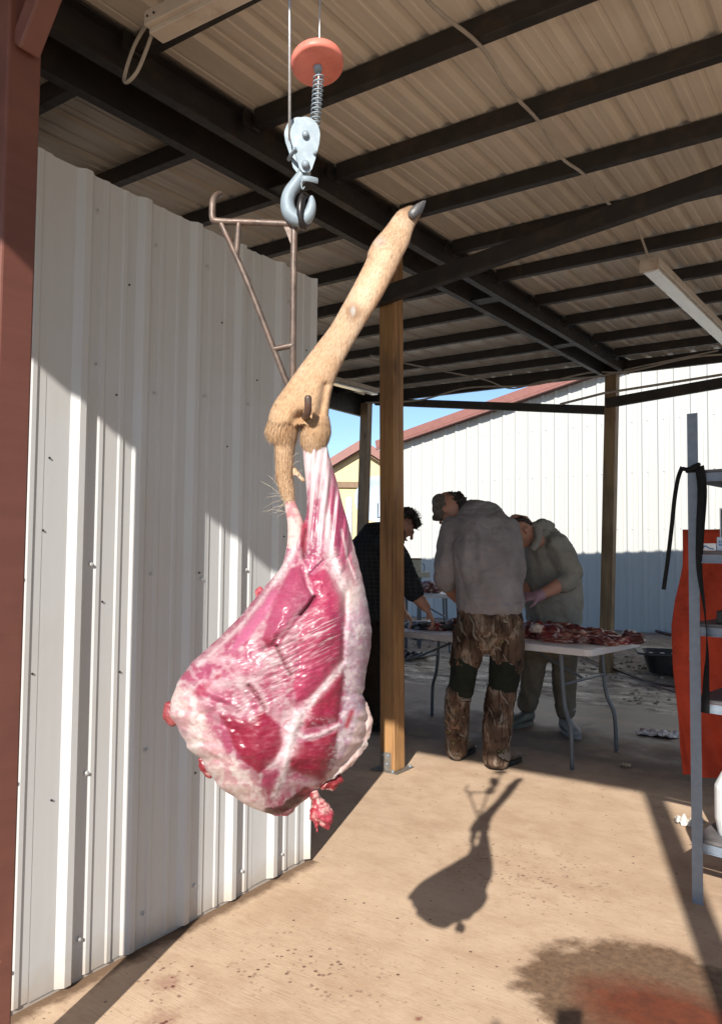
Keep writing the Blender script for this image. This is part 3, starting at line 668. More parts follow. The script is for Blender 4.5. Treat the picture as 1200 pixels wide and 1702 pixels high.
tag(put('white_pipe', tubem([(p.x, p.y, 0.0), (p.x, p.y, A(580, 830, 16.0).z)], 0.075, 12), 'whiteplastic'), 'white upright pipe in front of the yellow shed', 'pipe')
dc = A(628, 830, 15.0)
dish = thing('satellite_dish', 'round pale blue grey dish behind the stout timber post', 'dish', (dc.x, dc.y, 0))
dn = (CAM-dc); dn.z = 0.5; dn.normalize()
put('reflector', lathe([(0.0, 0.0), (0.2, 0.012), (0.33, 0.04), (0.44, 0.085), (0.448, 0.083), (0.33, 0.028), (0.2, -0.002), (0.0, -0.015)], 32, tuple(dn), tuple(dc)), 'dish', dish)
put('mast', tubem([(dc.x-dn.x*0.1, dc.y-dn.y*0.1, 0.0), (dc.x-dn.x*0.1, dc.y-dn.y*0.1, dc.z)], 0.04, 10), 'galv', dish)
put('feed_arm', tubem([dc+Vector((0, 0, -0.40)), dc+dn*0.45-Z*0.12], 0.014, 8), 'galv', dish)
# ================================================================== THE HOIST
HD = 1.165
def C(px, py, d=None): return A(px, py, HD if d is None else d)
hoist = thing('hoist_hook', 'steel pulley block and hook hanging on wire rope below a red disc', 'hoist', C(500, 370))
put('wire_rope', tubem([C(481.5, 232), C(481.5, -5), (C(481.5, -5).x, C(481.5, -5).y, 3.024)], 0.0021, 8, ends=False), 'cable', hoist)
top = C(532, -5); put('wire_rope', tubem([C(527, 214), C(530, 118), top, (top.x, top.y, 3.024)], 0.0013, 8, ends=False), 'cable', hoist)
dax = (Z + FW*0.26 - RT*0.10).normalized(); d0 = C(528, 110)
put('stop_disc', lathe([(0.006, -0.001), (0.036, -0.001), (0.0385, 0.001), (0.0395, 0.004), (0.0395, 0.0105), (0.0385, 0.0130), (0.036, 0.0145), (0.006, 0.0145)], 40, tuple(dax), tuple(d0)), 'redplastic', hoist)
put('disc_bush', lathe([(0.0, -0.008), (0.006, -0.008), (0.0065, 0.002), (0, 0.003)], 16, tuple(dax), tuple(d0)), 'zinc', hoist)
sp = []; a = C(530, 124); b = C(523, 216); ax_ = (b-a); L_ = ax_.length; ax_.normalize(); u = RT.cross(ax_).normalized(); v_ = ax_.cross(u)
for k in range(12*12+1):
    t = k/(12*12); an = t*12*2*math.pi; sp.append(a+ax_*L_*t + (u*math.cos(an)+v_*math.sin(an))*0.0072)
put('coil_spring', tubem(sp, 0.0013, 6), 'zinc', hoist)
# side plates of the block (teardrop), the front one turned slightly
def teardrop(off_px, depth, thick, sc=1.0):
    ctr = (507+off_px, 224); pts = []
    for k in range(25):
        an = math.pi*(1.0 + k/24.0) ; pts.append((ctr[0]+25*sc*math.cos(an), ctr[1]+31*sc*math.sin(an)))
    pts += [(ctr[0]+24*sc, ctr[1]+14), (ctr[0]+17*sc, ctr[1]+40), (ctr[0]+12*sc, ctr[1]+56), (ctr[0]+7, ctr[1]+62), (ctr[0]-4, ctr[1]+62), (ctr[0]-10, ctr[1]+54), (ctr[0]-15*sc, ctr[1]+34), (ctr[0]-23*sc, ctr[1]+12)]
    bm = bmesh.new(); f = [bm.verts.new(C(x, y, depth)) for x, y in pts]; g = [bm.verts.new(C(x, y, depth+thick)) for x, y in pts]
    bm.faces.new(f); bm.faces.new(g[::-1])
    for k in range(len(pts)): bm.faces.new((f[k], g[k], g[(k+1) % len(pts)], f[(k+1) % len(pts)]))
    bmesh.ops.bevel(bm, geom=[e for e in bm.edges], offset=0.0006, segments=1, affect='EDGES'); return mesh(bm)
put('side_plate', teardrop(0, HD-0.011, 0.003), 'zinc', hoist)
put('side_plate', teardrop(-10, HD+0.013, 0.003, 0.98), 'zinc', hoist)
put('sheave', lathe([(0.0, -0.006), (0.0185, -0.006), (0.0205, -0.005), (0.017, 0.0), (0.0205, 0.005), (0.0185, 0.006), (0.0, 0.006)], 28, tuple(FW), tuple(C(503, 226, HD+0.002))), 'rust', hoist)
put('axle_bolt', lathe([(0.0, -0.007), (0.0045, -0.007), (0.0052, -0.005), (0.0052, 0.03), (0, 0.03)], 12, tuple(FW), tuple(C(508, 224, HD-0.011))), 'zinc', hoist)
put('pivot_bolt', lathe([(0.0, -0.008), (0.005, -0.008), (0.006, -0.005), (0.006, 0.03), (0, 0.03)], 12, tuple(FW), tuple(C(508, 274, HD-0.011))), 'zinc', hoist)
for q in ((488, 250), (522, 256)): put('spacer_pin', lathe([(0.0, -0.008), (0.0028, -0.008), (0.003, 0.03), (0, 0.03)], 10, tuple(FW-RT*0.35), tuple(C(q[0], q[1], HD-0.008))), 'zinc', hoist)
hk = [(507, 276), (502, 290), (492, 305), (482, 320), (478, 336), (481, 352), (492, 363), (505, 364), (514, 354), (518, 340), (518, 327)]
rr = [0.008, 0.0085, 0.0095, 0.0105, 0.011, 0.0115, 0.0115, 0.0105, 0.009, 0.007, 0.003]
hp = smoothpts([C(x, y, HD+0.002) for x, y in hk], 4); hr = list(np.interp(np.linspace(0, 10, len(hp)), range(11), rr))
put('hook', tubem(hp, hr, 12), 'zinc', hoist)
bm = bmesh.new(); tube(bm, smoothpts([C(500, 297, HD-0.007), C(505, 296, HD-0.011), (C(516, 297, HD-0.009)), C(528, 300, HD)], 4), [(0.0045, 0.0012)]*13, 8); put('safety_latch', mesh(bm, True), 'zinc', hoist)
put('latch_spring', tubem(smoothpts([C(503, 297, HD-0.009), C(501, 306, HD-0.012), C(503, 314, HD-0.012), C(506, 310, HD-0.01)], 4), 0.0011, 6), 'zinc', hoist)

# ---------------- gambrel the leg hangs from
gam = thing('gambrel', 'rusty welded steel rod gambrel hanging from the hook', 'gambrel', C(487, 500))
def rod(nm, pts, r_=0.0055, mat='rust', n=5): return put(nm, tubem(smoothpts(pts, n), r_, 10), mat, gam)
G = HD+0.012
ring = [C(506+7*math.cos(t), 350+25*math.sin(t), HD+0.004+0.011*math.cos(t)) for t in np.linspace(0, 2*math.pi, 25)]
put('top_eye', tubem(ring, 0.0058, 8, ends=False), 'darkiron', gam)
rod('crossbar', [C(366, 322, G+0.030), C(359, 325, G+0.018), C(354, 334, G+0.010), C(353, 350, G+0.006), C(354, 362, G+0.004), C(362, 367, G+0.002), C(420, 369, G), C(486, 372, G)], 0.0052)
rod('long_rod', [C(489, 368, G), C(488, 450, G), C(487, 560, G+0.004), C(487, 640, G+0.012), C(489, 672, G+0.016), C(500, 692, G+0.004), C(510, 690, G-0.052), C(512, 676, G-0.068), C(512, 661, G-0.071)], 0.0052)
rod('slant_rod', [C(368, 371, G+0.002), C(410, 465, G+0.004), C(452, 572, G+0.008), C(480, 645, G+0.012)], 0.0046)
rod('short_strut', [C(397, 371, G), C(393, 424, G+0.003)], 0.0045)
rod('cross_strut', [C(455, 580, G+0.008), C(486, 574, G+0.004)], 0.0046)
bm = bmesh.new(); q = [C(472, 376, G-0.002), C(486, 376, G-0.002), C(486, 412, G-0.002)]; f = [bm.verts.new(x) for x in q]; g = [bm.verts.new(x+FW*0.004) for x in q]
bm.faces.new(f); bm.faces.new(g[::-1])
for k in range(3): bm.faces.new((f[k], g[k], g[(k+1) % 3], f[(k+1) % 3]))
put('gusset', mesh(bm), 'rust', gam)

# ================================================================== THE HANGING DEER LEG
leg = thing('deer_leg', 'skinned deer hind leg with fur left on the shank hanging from the gambrel', 'meat', C(490, 1100))
SPX = 1.155/F_PX
def DEP(px, py):      # distance of the leg's middle plane
    return 1.152 + np.clip((700-py), 0, 400)/400.0*0.14 + (px-470)*0.00012
def P3(px, py, off):
    d = DEP(px, py) - off
    return (np.array(CAM)[None, :] + d[:, None]*(np.array(FW)[None, :] + ((px-600)/F_PX)[:, None]*np.array(RT)[None, :] - ((py-851)/F_PX)[:, None]*np.array(UP)[None, :]))
def loft_px(ctrL, ctrR, NR, NC, thick, cap=0.092, dispf=None, pw=1.0, taper=None):
    """closed body between a left and a right outline (px), swept by matching points"""
    Lp = np.array(ctrL, float); Rp = np.array(ctrR, float); n = len(Lp)
    tt = np.linspace(0, n-1, NR)
    def cr(a):
        i = np.clip(np.floor(tt).astype(int), 0, n-2); t = (tt-i)[:, None]; p0 = a[np.clip(i-1, 0, n-1)]; p1 = a[i]; p2 = a[i+1]; p3 = a[np.clip(i+2, 0, n-1)]
        return 0.5*(2*p1+(p2-p0)*t+(2*p0-5*p1+4*p2-p3)*t**2+(3*p1-p0-3*p2+p3)*t**3)
    Lc, Rc = cr(Lp), cr(Rp); ang = np.linspace(0, 2*np.pi, NC, endpoint=False)
    u = np.cos(ang)[None, :]; s_ = np.sin(ang)[None, :]
    mid = (Lc+Rc)/2; hv = (Rc-Lc)/2
    px = mid[:, 0:1]+hv[:, 0:1]*u; py = mid[:, 1:2]+hv[:, 1:2]*u
    half = np.hypot(hv[:, 0], hv[:, 1])*SPX
    T = np.minimum(half*thick, cap); T = np.convolve(np.pad(T, 6, mode='edge'), np.ones(13)/13, 'valid')[:, None]
    if taper is not None: T = T*np.interp(mid[:, 1], taper[0], taper[1])[:, None]
    off = T*np.sign(s_)*np.abs(s_)**pw
    px, py, off = px.ravel(), py.ravel(), (off*np.ones_like(u)).ravel(); front = np.clip((s_*np.ones((NR, 1))).ravel(), 0, 1)
    if dispf is not None: off = off + dispf(px, py)*np.clip(front*2.2, 0, 1)
    v = P3(px, py, off); f = []
    for i in range(NR-1):
        a0 = i*NC; b0 = a0+NC
        for k in range(NC): k2 = (k+1) % NC; f.append((a0+k, a0+k2, b0+k2, b0+k))
    f.append(tuple(range(NC))[::-1]); f.append(tuple(range((NR-1)*NC, NR*NC)))
    return v, f, px, py, front
OUT_Y = [852, 888, 920, 944, 980, 1024, 1064, 1100, 1132, 1168, 1192, 1216, 1244, 1262, 1288, 1312, 1338, 1350, 1356]
OUT_L = [478, 480, 475, 467, 436, 400, 360, 320, 296, 283, 283, 299, 312, 333, 348, 368, 408, 436, 455]
OUT_RY = [852, 892, 936, 968, 1008, 1048, 1080, 1120, 1160, 1184, 1216, 1240, 1272, 1290, 1318, 1336, 1350, 1356]
OUT_R = [575, 584, 596, 604, 612, 618, 616, 608, 604, 611, 610, 603, 573, 560, 522, 500, 486, 478]
yy = list(range(884, 1350, 9)) + [1350, 1354, 1357]
Lm = [(float(np.interp(y, OUT_Y, OUT_L)) + 1.6*math.sin(y*0.21)*(1 if y > 1180 else 0.2), y) for y in yy]
Rm = [(float(np.interp(y, OUT_RY, OUT_R)) + 2.0*math.sin(y*0.27+1)*(1 if y > 1150 else 0.2), y) for y in yy]
WHITE = [  # polyline, half width, strength: tendon, silverskin and fat that the meat itself carries
 ([(572, 1104), (540, 1140), (508, 1180), (488, 1212), (480, 1245), (470, 1290), (455, 1325)], 6.5, 0.95),
 ([(487, 1215), (505, 1226), (532, 1222), (563, 1206)], 3.6, 0.95),
 ([(497, 1188), (487, 1216), (482, 1240)], 13, 0.75),
 ([(545, 860), (549, 900), (552, 925), (566, 960), (573, 985)], 6, 0.85), ([(552, 925), (560, 955), (570, 975)], 12, 0.6),
 ([(584, 900), (594, 945), (600, 985)], 7, 0.6), ([(568, 880), (578, 930), (592, 965)], 2.2, 0.7),
 ([(492, 880), (488, 915), (474, 942), (455, 968)], 6, 0.9), ([(455, 968), (432, 1000), (402, 1038), (372, 1068), (330, 1105)], 4, 0.6),
 ([(470, 942), (460, 960)], 9, 0.6),
 ([(500, 1012), (480, 1040), (462, 1062)], 3, 0.25),
 ([(330, 1100), (360, 1090), (400, 1108), (440, 1092), (470, 1080)], 7, 0.35), ([(345, 1142), (380, 1138), (410, 1130), (440, 1112)], 9, 0.5),
 ([(395, 1120), (402, 1150), (412, 1178), (420, 1195)], 7, 0.45), ([(420, 1130), (434, 1150), (445, 1178)], 5, 0.5),
 ([(478, 1240), (466, 1262), (452, 1275)], 9, 0.5), ([(560, 1245), (556, 1270), (545, 1288)], 6, 0.4),
 ([(507, 940), (512, 972), (520, 990)], 2.2, 0.6), ([(470, 1300), (500, 1302), (522, 1306)], 8, 0.55), ([(468, 1302), (462, 1325)], 5, 0.45),
]
CREASE = [([(523, 993), (512, 1008), (500, 1022)], 2.8, 0.0085), ([(460, 1074), (470, 1096), (485, 1122)], 2.4, 0.0065), ([(414, 1140), (428, 1156), (442, 1180)], 3.0, 0.006), ([(508, 880), (503, 905), (505, 926)], 4.5, 0.007),
          ([(500, 945), (510, 975), (521, 992)], 2.2, 0.003), ([(548, 890), (540, 930), (515, 955)], 2.5, 0.004), ([(440, 1080), (455, 1072), (462, 1060)], 5, 0.004), ([(575, 985), (572, 1050), (570, 1100)], 5, 0.004),
          ([(495, 1190), (480, 1220), (474, 1270)], 10, -0.004), ([(330, 1190), (372, 1180), (395, 1215), (420, 1268)], 6, 0.0025)]
BULGE = [(450, 1010, 42, 46, 0.016), (540, 1040, 36, 60, 0.011), (520, 1150, 48, 40, 0.008), (425, 1240, 40, 40, 0.007), (528, 1260, 36, 28, 0.008), (400, 1105, 44, 32, 0.008), (555, 915, 20, 50, 0.006), (340, 1190, 36, 36, -0.004), (596, 1060, 14, 80, 0.006)]
MUS = [  # outline of each bare muscle, its colour, how far it swells
 ([(500, 940), (508, 960), (521, 990), (512, 1008), (500, 1024), (482, 1048), (462, 1074), (446, 1078), (437, 1062), (446, 1030), (458, 1000), (472, 965), (484, 945)], (0.275, 0.058, 0.098), 0.010, 9),
 ([(515, 957), (540, 946), (560, 970), (572, 988), (572, 1040), (570, 1098), (540, 1132), (512, 1162), (492, 1168), (488, 1140), (500, 1100), (497, 1060), (505, 1035), (516, 1010), (524, 994)], (0.262, 0.028, 0.068), 0.006, 8),
 ([(567, 1114), (573, 1125), (566, 1160), (562, 1200), (540, 1206), (508, 1211), (501, 1200), (520, 1165)], (0.215, 0.012, 0.036), 0.006, 4),
 ([(488, 1236), (520, 1233), (560, 1216), (562, 1240), (556, 1275), (540, 1298), (510, 1290), (478, 1276)], (0.165, 0.008, 0.024), 0.006, 5),
 ([(364, 1186), (400, 1198), (440, 1184), (464, 1208), (470, 1235), (455, 1265), (430, 1285), (405, 1265), (388, 1240), (380, 1215)], (0.175, 0.008, 0.027), 0.004, 7),
 ([(440, 1287), (455, 1276), (470, 1290), (462, 1320), (448, 1335), (430, 1315)], (0.22, 0.032, 0.066), 0.003, 6),
 ([(560, 828), (575, 850), (588, 915), (598, 960), (590, 966), (580, 935), (568, 880)], (0.235, 0.034, 0.075), 0.004, 4),
 ([(546, 800), (560, 820), (566, 870), (575, 945), (565, 957), (552, 930), (548, 880), (545, 840)], (0.265, 0.045, 0.090), 0.004, 4),
 ([(500, 876), (508, 868), (513, 890), (507, 922), (500, 906)], (0.245, 0.014, 0.034), -0.003, 3),
 ([(516, 905), (535, 890), (547, 905), (541, 935), (520, 955), (505, 950), (505, 926)], (0.28, 0.075, 0.115), 0.005, 5),
 ([(470, 880), (482, 890), (478, 930), (462, 955), (440, 990), (446, 972), (462, 940)], (0.27, 0.070, 0.110), 0.002, 3),
 ([(392, 1104), (424, 1092), (442, 1108), (418, 1132), (394, 1124)], (0.29, 0.055, 0.100), 0.002, 8),
 ([(330, 1140), (352, 1132), (362, 1142), (344, 1158), (328, 1158)], (0.27, 0.045, 0.085), 0.001, 6),
 ([(395, 1060), (440, 1000), (456, 978), (462, 985), (440, 1024), (412, 1062), (385, 1085)], (0.31, 0.10, 0.145), 0.002, 8),
]
def insidedist(px, py, poly):
    """distance to the outline in px, positive inside"""
    ins = np.zeros(px.shape, bool); n = len(poly)
    for k in range(n):
        (x0, y0), (x1, y1) = poly[k], poly[(k+1) % n]
        hit = ((y0 > py) != (y1 > py)) & (px < (x1-x0)*(py-y0)/((y1-y0) if y1 != y0 else 1e-9)+x0); ins ^= hit
    d = polydist(px, py, list(poly)+[poly[0]]); return np.where(ins, d, -d)
def meat_disp(px, py):
    d = np.zeros_like(px)
    for cx, cy, rx, ry, h in BULGE: d += 0.6*h*np.exp(-((px-cx)/rx)**2-((py-cy)/ry)**2)
    for poly, c_, h, w_ in MUS: q = np.clip(insidedist(px, py, poly), 0, None); d += h*(1-np.exp(-q/(w_*1.3)))
    for pts, w_, h in CREASE: d -= h*np.exp(-(polydist(px, py, pts)/w_)**2)
    for pts, w_, h in WHITE[:2]: d += 0.0022*np.exp(-(polydist(px, py, pts)/w_)**2)
    d += (fbm(px*0.04, py*0.04, 3)-0.5)*0.006 + (fbm(px*0.16, py*0.16, 5)-0.5)*0.0012
    q = px*0.45+py*0.9     # fine strands of membrane, slightly combed
    d += (vnoise((px*0.5-py*0.87)*0.16+2*fbm(px*0.02, py*0.02, 6), (px*0.87+py*0.5)*0.02, 17)-0.5)*0.0045*sstep(-(px-380)-(py-1230)*0.4, -30, 30)*sstep(py, 1120, 1170)
    zone = np.clip(np.exp(-((px-478)/48)**2-((py-1092)/55)**2)+np.exp(-((px-418)/34)**2-((py-1165)/26)**2)+0.8*np.exp(-((px-545)/22)**2-((py-1050)/34)**2), 0, 1)
    d += (vnoise(q*0.42+3*fbm(px*0.03, py*0.03, 8), (px*0.9-py*0.45)*0.06, 9)-0.5)*0.0026*zone
    return d
def lerp(c, d, f): return c*(1-f[:, None]) + np.array(d)[None, :]*f[:, None]
def sstep(x, a, b): t = np.clip((x-a)/(b-a), 0, 1); return t*t*(3-2*t)
WH, LI, CR = (0.46, 0.39, 0.405), (0.36, 0.28, 0.34), (0.49, 0.395, 0.375)
def meat_col(px, py, front=None):
    n1 = fbm(px*0.02, py*0.02, 11); n2 = fbm(px*0.09, py*0.09, 12); n3 = fbm(px*0.3, py*0.3, 13); n4 = fbm(px*0.05, py*0.05, 14)
    jag = (n2-0.5)*9 + (n3-0.5)*5
    # thin pale membrane everywhere that no muscle lies bare
    c = np.zeros((len(px), 3)); c[:] = (0.235, 0.042, 0.088)
    c = lerp(c, (0.185, 0.022, 0.055), sstep(n4, 0.50, 0.66)*0.75)
    c = lerp(c, WH, sstep(n4, 0.47, 0.62)*0.24 + sstep(n2, 0.53, 0.66)*0.34)
    st = vnoise((px*0.45+py*0.9)*0.55+3*fbm(px*0.03, py*0.03, 8), (px*0.9-py*0.45)*0.06, 9)
    c = lerp(c, WH, np.exp(-((px-478)/60)**2-((py-1095)/60)**2)*sstep(st, 0.56, 0.80)*0.5)
    c = lerp(c, (0.25, 0.05, 0.09), np.exp(-((px-470)/60)**2-((py-1105)/62)**2)*sstep(st, 0.46, 0.26)*0.7)
    for poly, mc, h, w_ in MUS:
        d = insidedist(px, py, poly)+jag*0.6; m = sstep(d, -4.0, 2.5)
        cc = np.zeros_like(c); cc[:] = mc; cc *= (0.74+0.40*n1+0.16*(n3-0.5))[:, None]*np.array((1.0, 0.74, 1.0))[None, :]
        c = c*(1-m[:, None]) + cc*m[:, None]
    c = lerp(c, (0.17, 0.012, 0.030), np.exp(-((px-447)/13)**2-((py-1066)/12)**2)*0.8)
    # hair lines of fascia that run across the right hand muscle and speckled fat on the lower ones
    c = lerp(c, WH, np.clip(np.exp(-((px-545)/24)**2-((py-1050)/40)**2)*sstep(st, 0.64, 0.80)*0.6 + np.exp(-((px-505)/26)**2-((py-1060)/46)**2)*(0.08+0.4*sstep(st, 0.5, 0.75)), 0, 0.7))
    c = lerp(c, (0.34, 0.24, 0.28), np.exp(-((px-532)/26)**2-((py-1200)/6)**2)*sstep(n3, 0.42, 0.60)*0.85)
    c = lerp(c, (0.36, 0.26, 0.30), np.exp(-((px-553)/8)**2-((py-1262)/18)**2)*sstep(n3, 0.40, 0.6)*0.85)
    c = lerp(c, WH, np.exp(-((px-522)/20)**2-((py-918)/22)**2)*sstep(n3, 0.50, 0.64)*0.75)
    # long white streaks of the shank
    sh = sstep(-py, -955, -800)*sstep(vnoise(px*0.17+py*0.012, py*0.010, 21), 0.50, 0.70)
    c = lerp(c, WH, np.clip(sh, 0, 0.92))
    for pts, w_, k in WHITE:
        d = polydist(px, py, pts)*(0.70+0.6*n2*1.2); c = lerp(c, WH, k*np.exp(-(d/w_)**2)*(0.45+0.85*sstep(n3, 0.25, 0.6)).clip(0, 1))
    # lilac white sheet of silverskin down the right side
    rs = np.interp(py, [930, 975, 1010, 1060, 1100, 1150, 1190, 1240, 1280], [640, 588, 577, 572, 570, 574, 566, 561, 557])
    f = sstep(px-rs+jag, -4, 5)*sstep(py, 955, 1000)*(0.62+0.5*sstep(n3, 0.3, 0.7)).clip(0, 1)
    c = lerp(c, LI, f*0.95); c = lerp(c, WH, f*sstep(n2, 0.5, 0.62)*0.8); c = lerp(c, (0.30, 0.10, 0.17), f*sstep(n4, 0.60, 0.70)*0.5)
    c = lerp(c, CR, np.exp(-((px-584)/15)**2-((py-992)/26)**2)*0.85)
    c = lerp(c, (0.26, 0.022, 0.04), np.exp(-(polydist(px, py, [(585, 1184), (576, 1207)])/5)**2)*0.95)
    # cream fat along the lower left and the hanging edge on the right
    ln = np.interp(py, [1110, 1140, 1165, 1190, 1215, 1240, 1265, 1290, 1320, 1350], [294, 308, 334, 348, 357, 370, 394, 422, 440, 448]) + jag*1.6
    f = sstep(ln-px, -8, 20)*sstep(py, 1112, 1150)*(0.78+0.3*sstep(n3, 0.35, 0.6)).clip(0, 1)
    c = lerp(c, CR, f*0.92); c = lerp(c, (0.33, 0.11, 0.15), f*sstep(n4, 0.46, 0.66)*0.6); c = lerp(c, (0.50, 0.44, 0.435), f*sstep(n2, 0.5, 0.65)*0.7)
    re = np.interp(py, [1170, 1200, 1240, 1270, 1300], [604, 592, 580, 560, 535]) + jag
    f = sstep(px-re, -3, 6)*sstep(py, 1170, 1190); c = lerp(c, (0.46, 0.34, 0.33), f*0.95)
    for x, y, rx, ry in ((340, 1058, 20, 7), (334, 1147, 17, 7), (352, 1062, 9, 9), (362, 1125, 8, 4), (305, 1120, 8, 3)):
        c = lerp(c, (0.23, 0.024, 0.052), np.exp(-((((px-x)*0.87+(py-y)*-0.5)/rx)**2+(((px-x)*0.5+(py-y)*0.87)/ry)**2)**2)*0.85)
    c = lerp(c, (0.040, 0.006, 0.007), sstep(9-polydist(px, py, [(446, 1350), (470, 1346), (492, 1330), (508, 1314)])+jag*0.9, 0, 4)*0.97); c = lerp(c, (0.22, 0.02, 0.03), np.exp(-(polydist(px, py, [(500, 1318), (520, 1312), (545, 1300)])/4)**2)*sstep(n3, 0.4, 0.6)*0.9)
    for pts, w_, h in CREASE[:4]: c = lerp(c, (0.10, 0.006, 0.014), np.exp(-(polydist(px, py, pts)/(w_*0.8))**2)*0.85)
    c = lerp(c, (0.19, 0.06, 0.11), np.exp(-((px-306)/8)**2-((py-1217)/7)**2)*0.6)
    return np.clip(c, 0, 1)
v, f, px, py, fr = loft_px(Lm, Rm, 430, 320, 0.80, 0.088, meat_disp, 0.85, ([884, 930, 965], [0.05, 0.80, 1.0]))
me = pyd(v, f, True); colattr(me, meat_col(px, py)); thigh = put('thigh_meat', me, 'meat', leg)
# shank bone and tendon that fork above the thigh
SL = [(503, 735), (504, 760), (508, 800), (510, 835), (508, 860), (497, 885), (490, 915), (508, 952)]; SR = [(542, 730), (548, 760), (560, 800), (570, 840), (579, 870), (585, 900), (590, 930), (576, 955)]
def sh_disp(px, py): return (vnoise(px*0.18+py*0.02, py*0.012, 21)-0.5)*0.006
v, f, px, py, fr = loft_px(SL, SR, 150, 120, 0.8, 0.05, sh_disp, 0.9)
cc = meat_col(px, py); g_ = sstep(-py, -850, -745); cc = lerp(cc, (0.46, 0.40, 0.415), g_*sstep(vnoise(px*0.2, py*0.012, 33), 0.25, 0.6)*0.9)
cc = lerp(cc, (0.24, 0.045, 0.10), np.exp(-((px-(552+(py-780)*0.25))/7)**2)*sstep(py, 755, 790)*0.75)
me = pyd(v, f, True); colattr(me, cc); put('shank', me, 'meat', leg)
TL = [(473, 826), (474, 846), (478, 872), (477, 905), (472, 930)]; TR = [(488, 826), (497, 848), (506, 872), (512, 905), (518, 935)]
v, f, px, py, fr = loft_px(TL, TR, 70, 60, 0.8, 0.03); cc = np.zeros((len(px), 3)); cc[:] = (0.48, 0.36, 0.34); nn = fbm(px*0.06, py*0.06, 4); cc = lerp(cc, (0.30, 0.07, 0.10), sstep(nn, 0.5, 0.68)*0.7); cc = lerp(cc, (0.24, 0.02, 0.045), sstep(px, 497, 508)*0.8)
me = pyd(v, f, True); colattr(me, cc); put('tendon', me, 'meat', leg)
def lump(name, pxs, rads, col, col2, seed, dd=0.0, seg=16, rag=0.006):
    bm = bmesh.new(); tube(bm, smoothpts([A(x, y, float(DEP(x, y))-o_+dd) for x, y, o_ in pxs], 3), list(np.interp(np.linspace(0, len(rads)-1, (len(pxs)-1)*3+1), range(len(rads)), rads)), seg)
    me = remesh(bm, 0.0022, 1); disp(me, rag, 42, seed=seed); disp(me, rag*0.45, 110, seed=seed+3); disp(me, rag*0.14, 330, seed=seed+5)
    co = np.array([x.co for x in me.vertices]); n_ = fbm(co[:, 0]*110+9, co[:, 2]*110+7, int(seed)+2); cc = np.zeros((len(co), 3)); cc[:] = col; cc = lerp(cc, col2, sstep(n_, 0.45, 0.6))*0.68; colattr(me, cc)
    return put(name, me, 'meat', leg)
lump('scrap', [(517, 1296, 0.02), (522, 1314, 0.014), (527, 1330, 0.01), (534, 1348, 0.01), (540, 1365, 0.01), (543, 1378, 0.01)], [0.006, 0.007, 0.009, 0.0125, 0.009, 0.004], (0.42, 0.045, 0.075), (0.75, 0.40, 0.38), 1)
lump('scrap', [(529, 1345, 0.006), (526, 1362, 0.006), (528, 1384, 0.006)], [0.009, 0.007, 0.002], (0.40, 0.04, 0.06), (0.66, 0.25, 0.25), 2)
lump('torn_edge', [(538, 1308, 0.02), (552, 1303, 0.016), (564, 1297, 0.012)], [0.007, 0.0095, 0.0075], (0.24, 0.018, 0.024), (0.60, 0.36, 0.32), 3)
lump('fat_edge', [(601, 1172, 0.0), (601, 1200, 0.003), (594, 1230, 0.008), (576, 1256, 0.015), (560, 1274, 0.018), (540, 1292, 0.025)], [0.008, 0.016, 0.017, 0.015, 0.012, 0.008], (0.70, 0.52, 0.49), (0.74, 0.64, 0.62), 5, rag=0.0035)
lump('round_lump', [(281, 1172, -0.01), (283, 1188, -0.01), (288, 1200, -0.01)], [0.008, 0.011, 0.008], (0.27, 0.04, 0.05), (0.36, 0.08, 0.08), 7, rag=0.002)
lump('torn_edge', [(334, 1262, 0.0), (340, 1275, 0.0), (349, 1290, 0.0)], [0.005, 0.008, 0.005], (0.24, 0.02, 0.03), (0.50, 0.30, 0.27), 9, rag=0.003)
lump('loose_flap', [(432, 986, 0.0), (430, 992, 0.0)], [0.006, 0.004], (0.45, 0.05, 0.08), (0.6, 0.2, 0.22), 13)
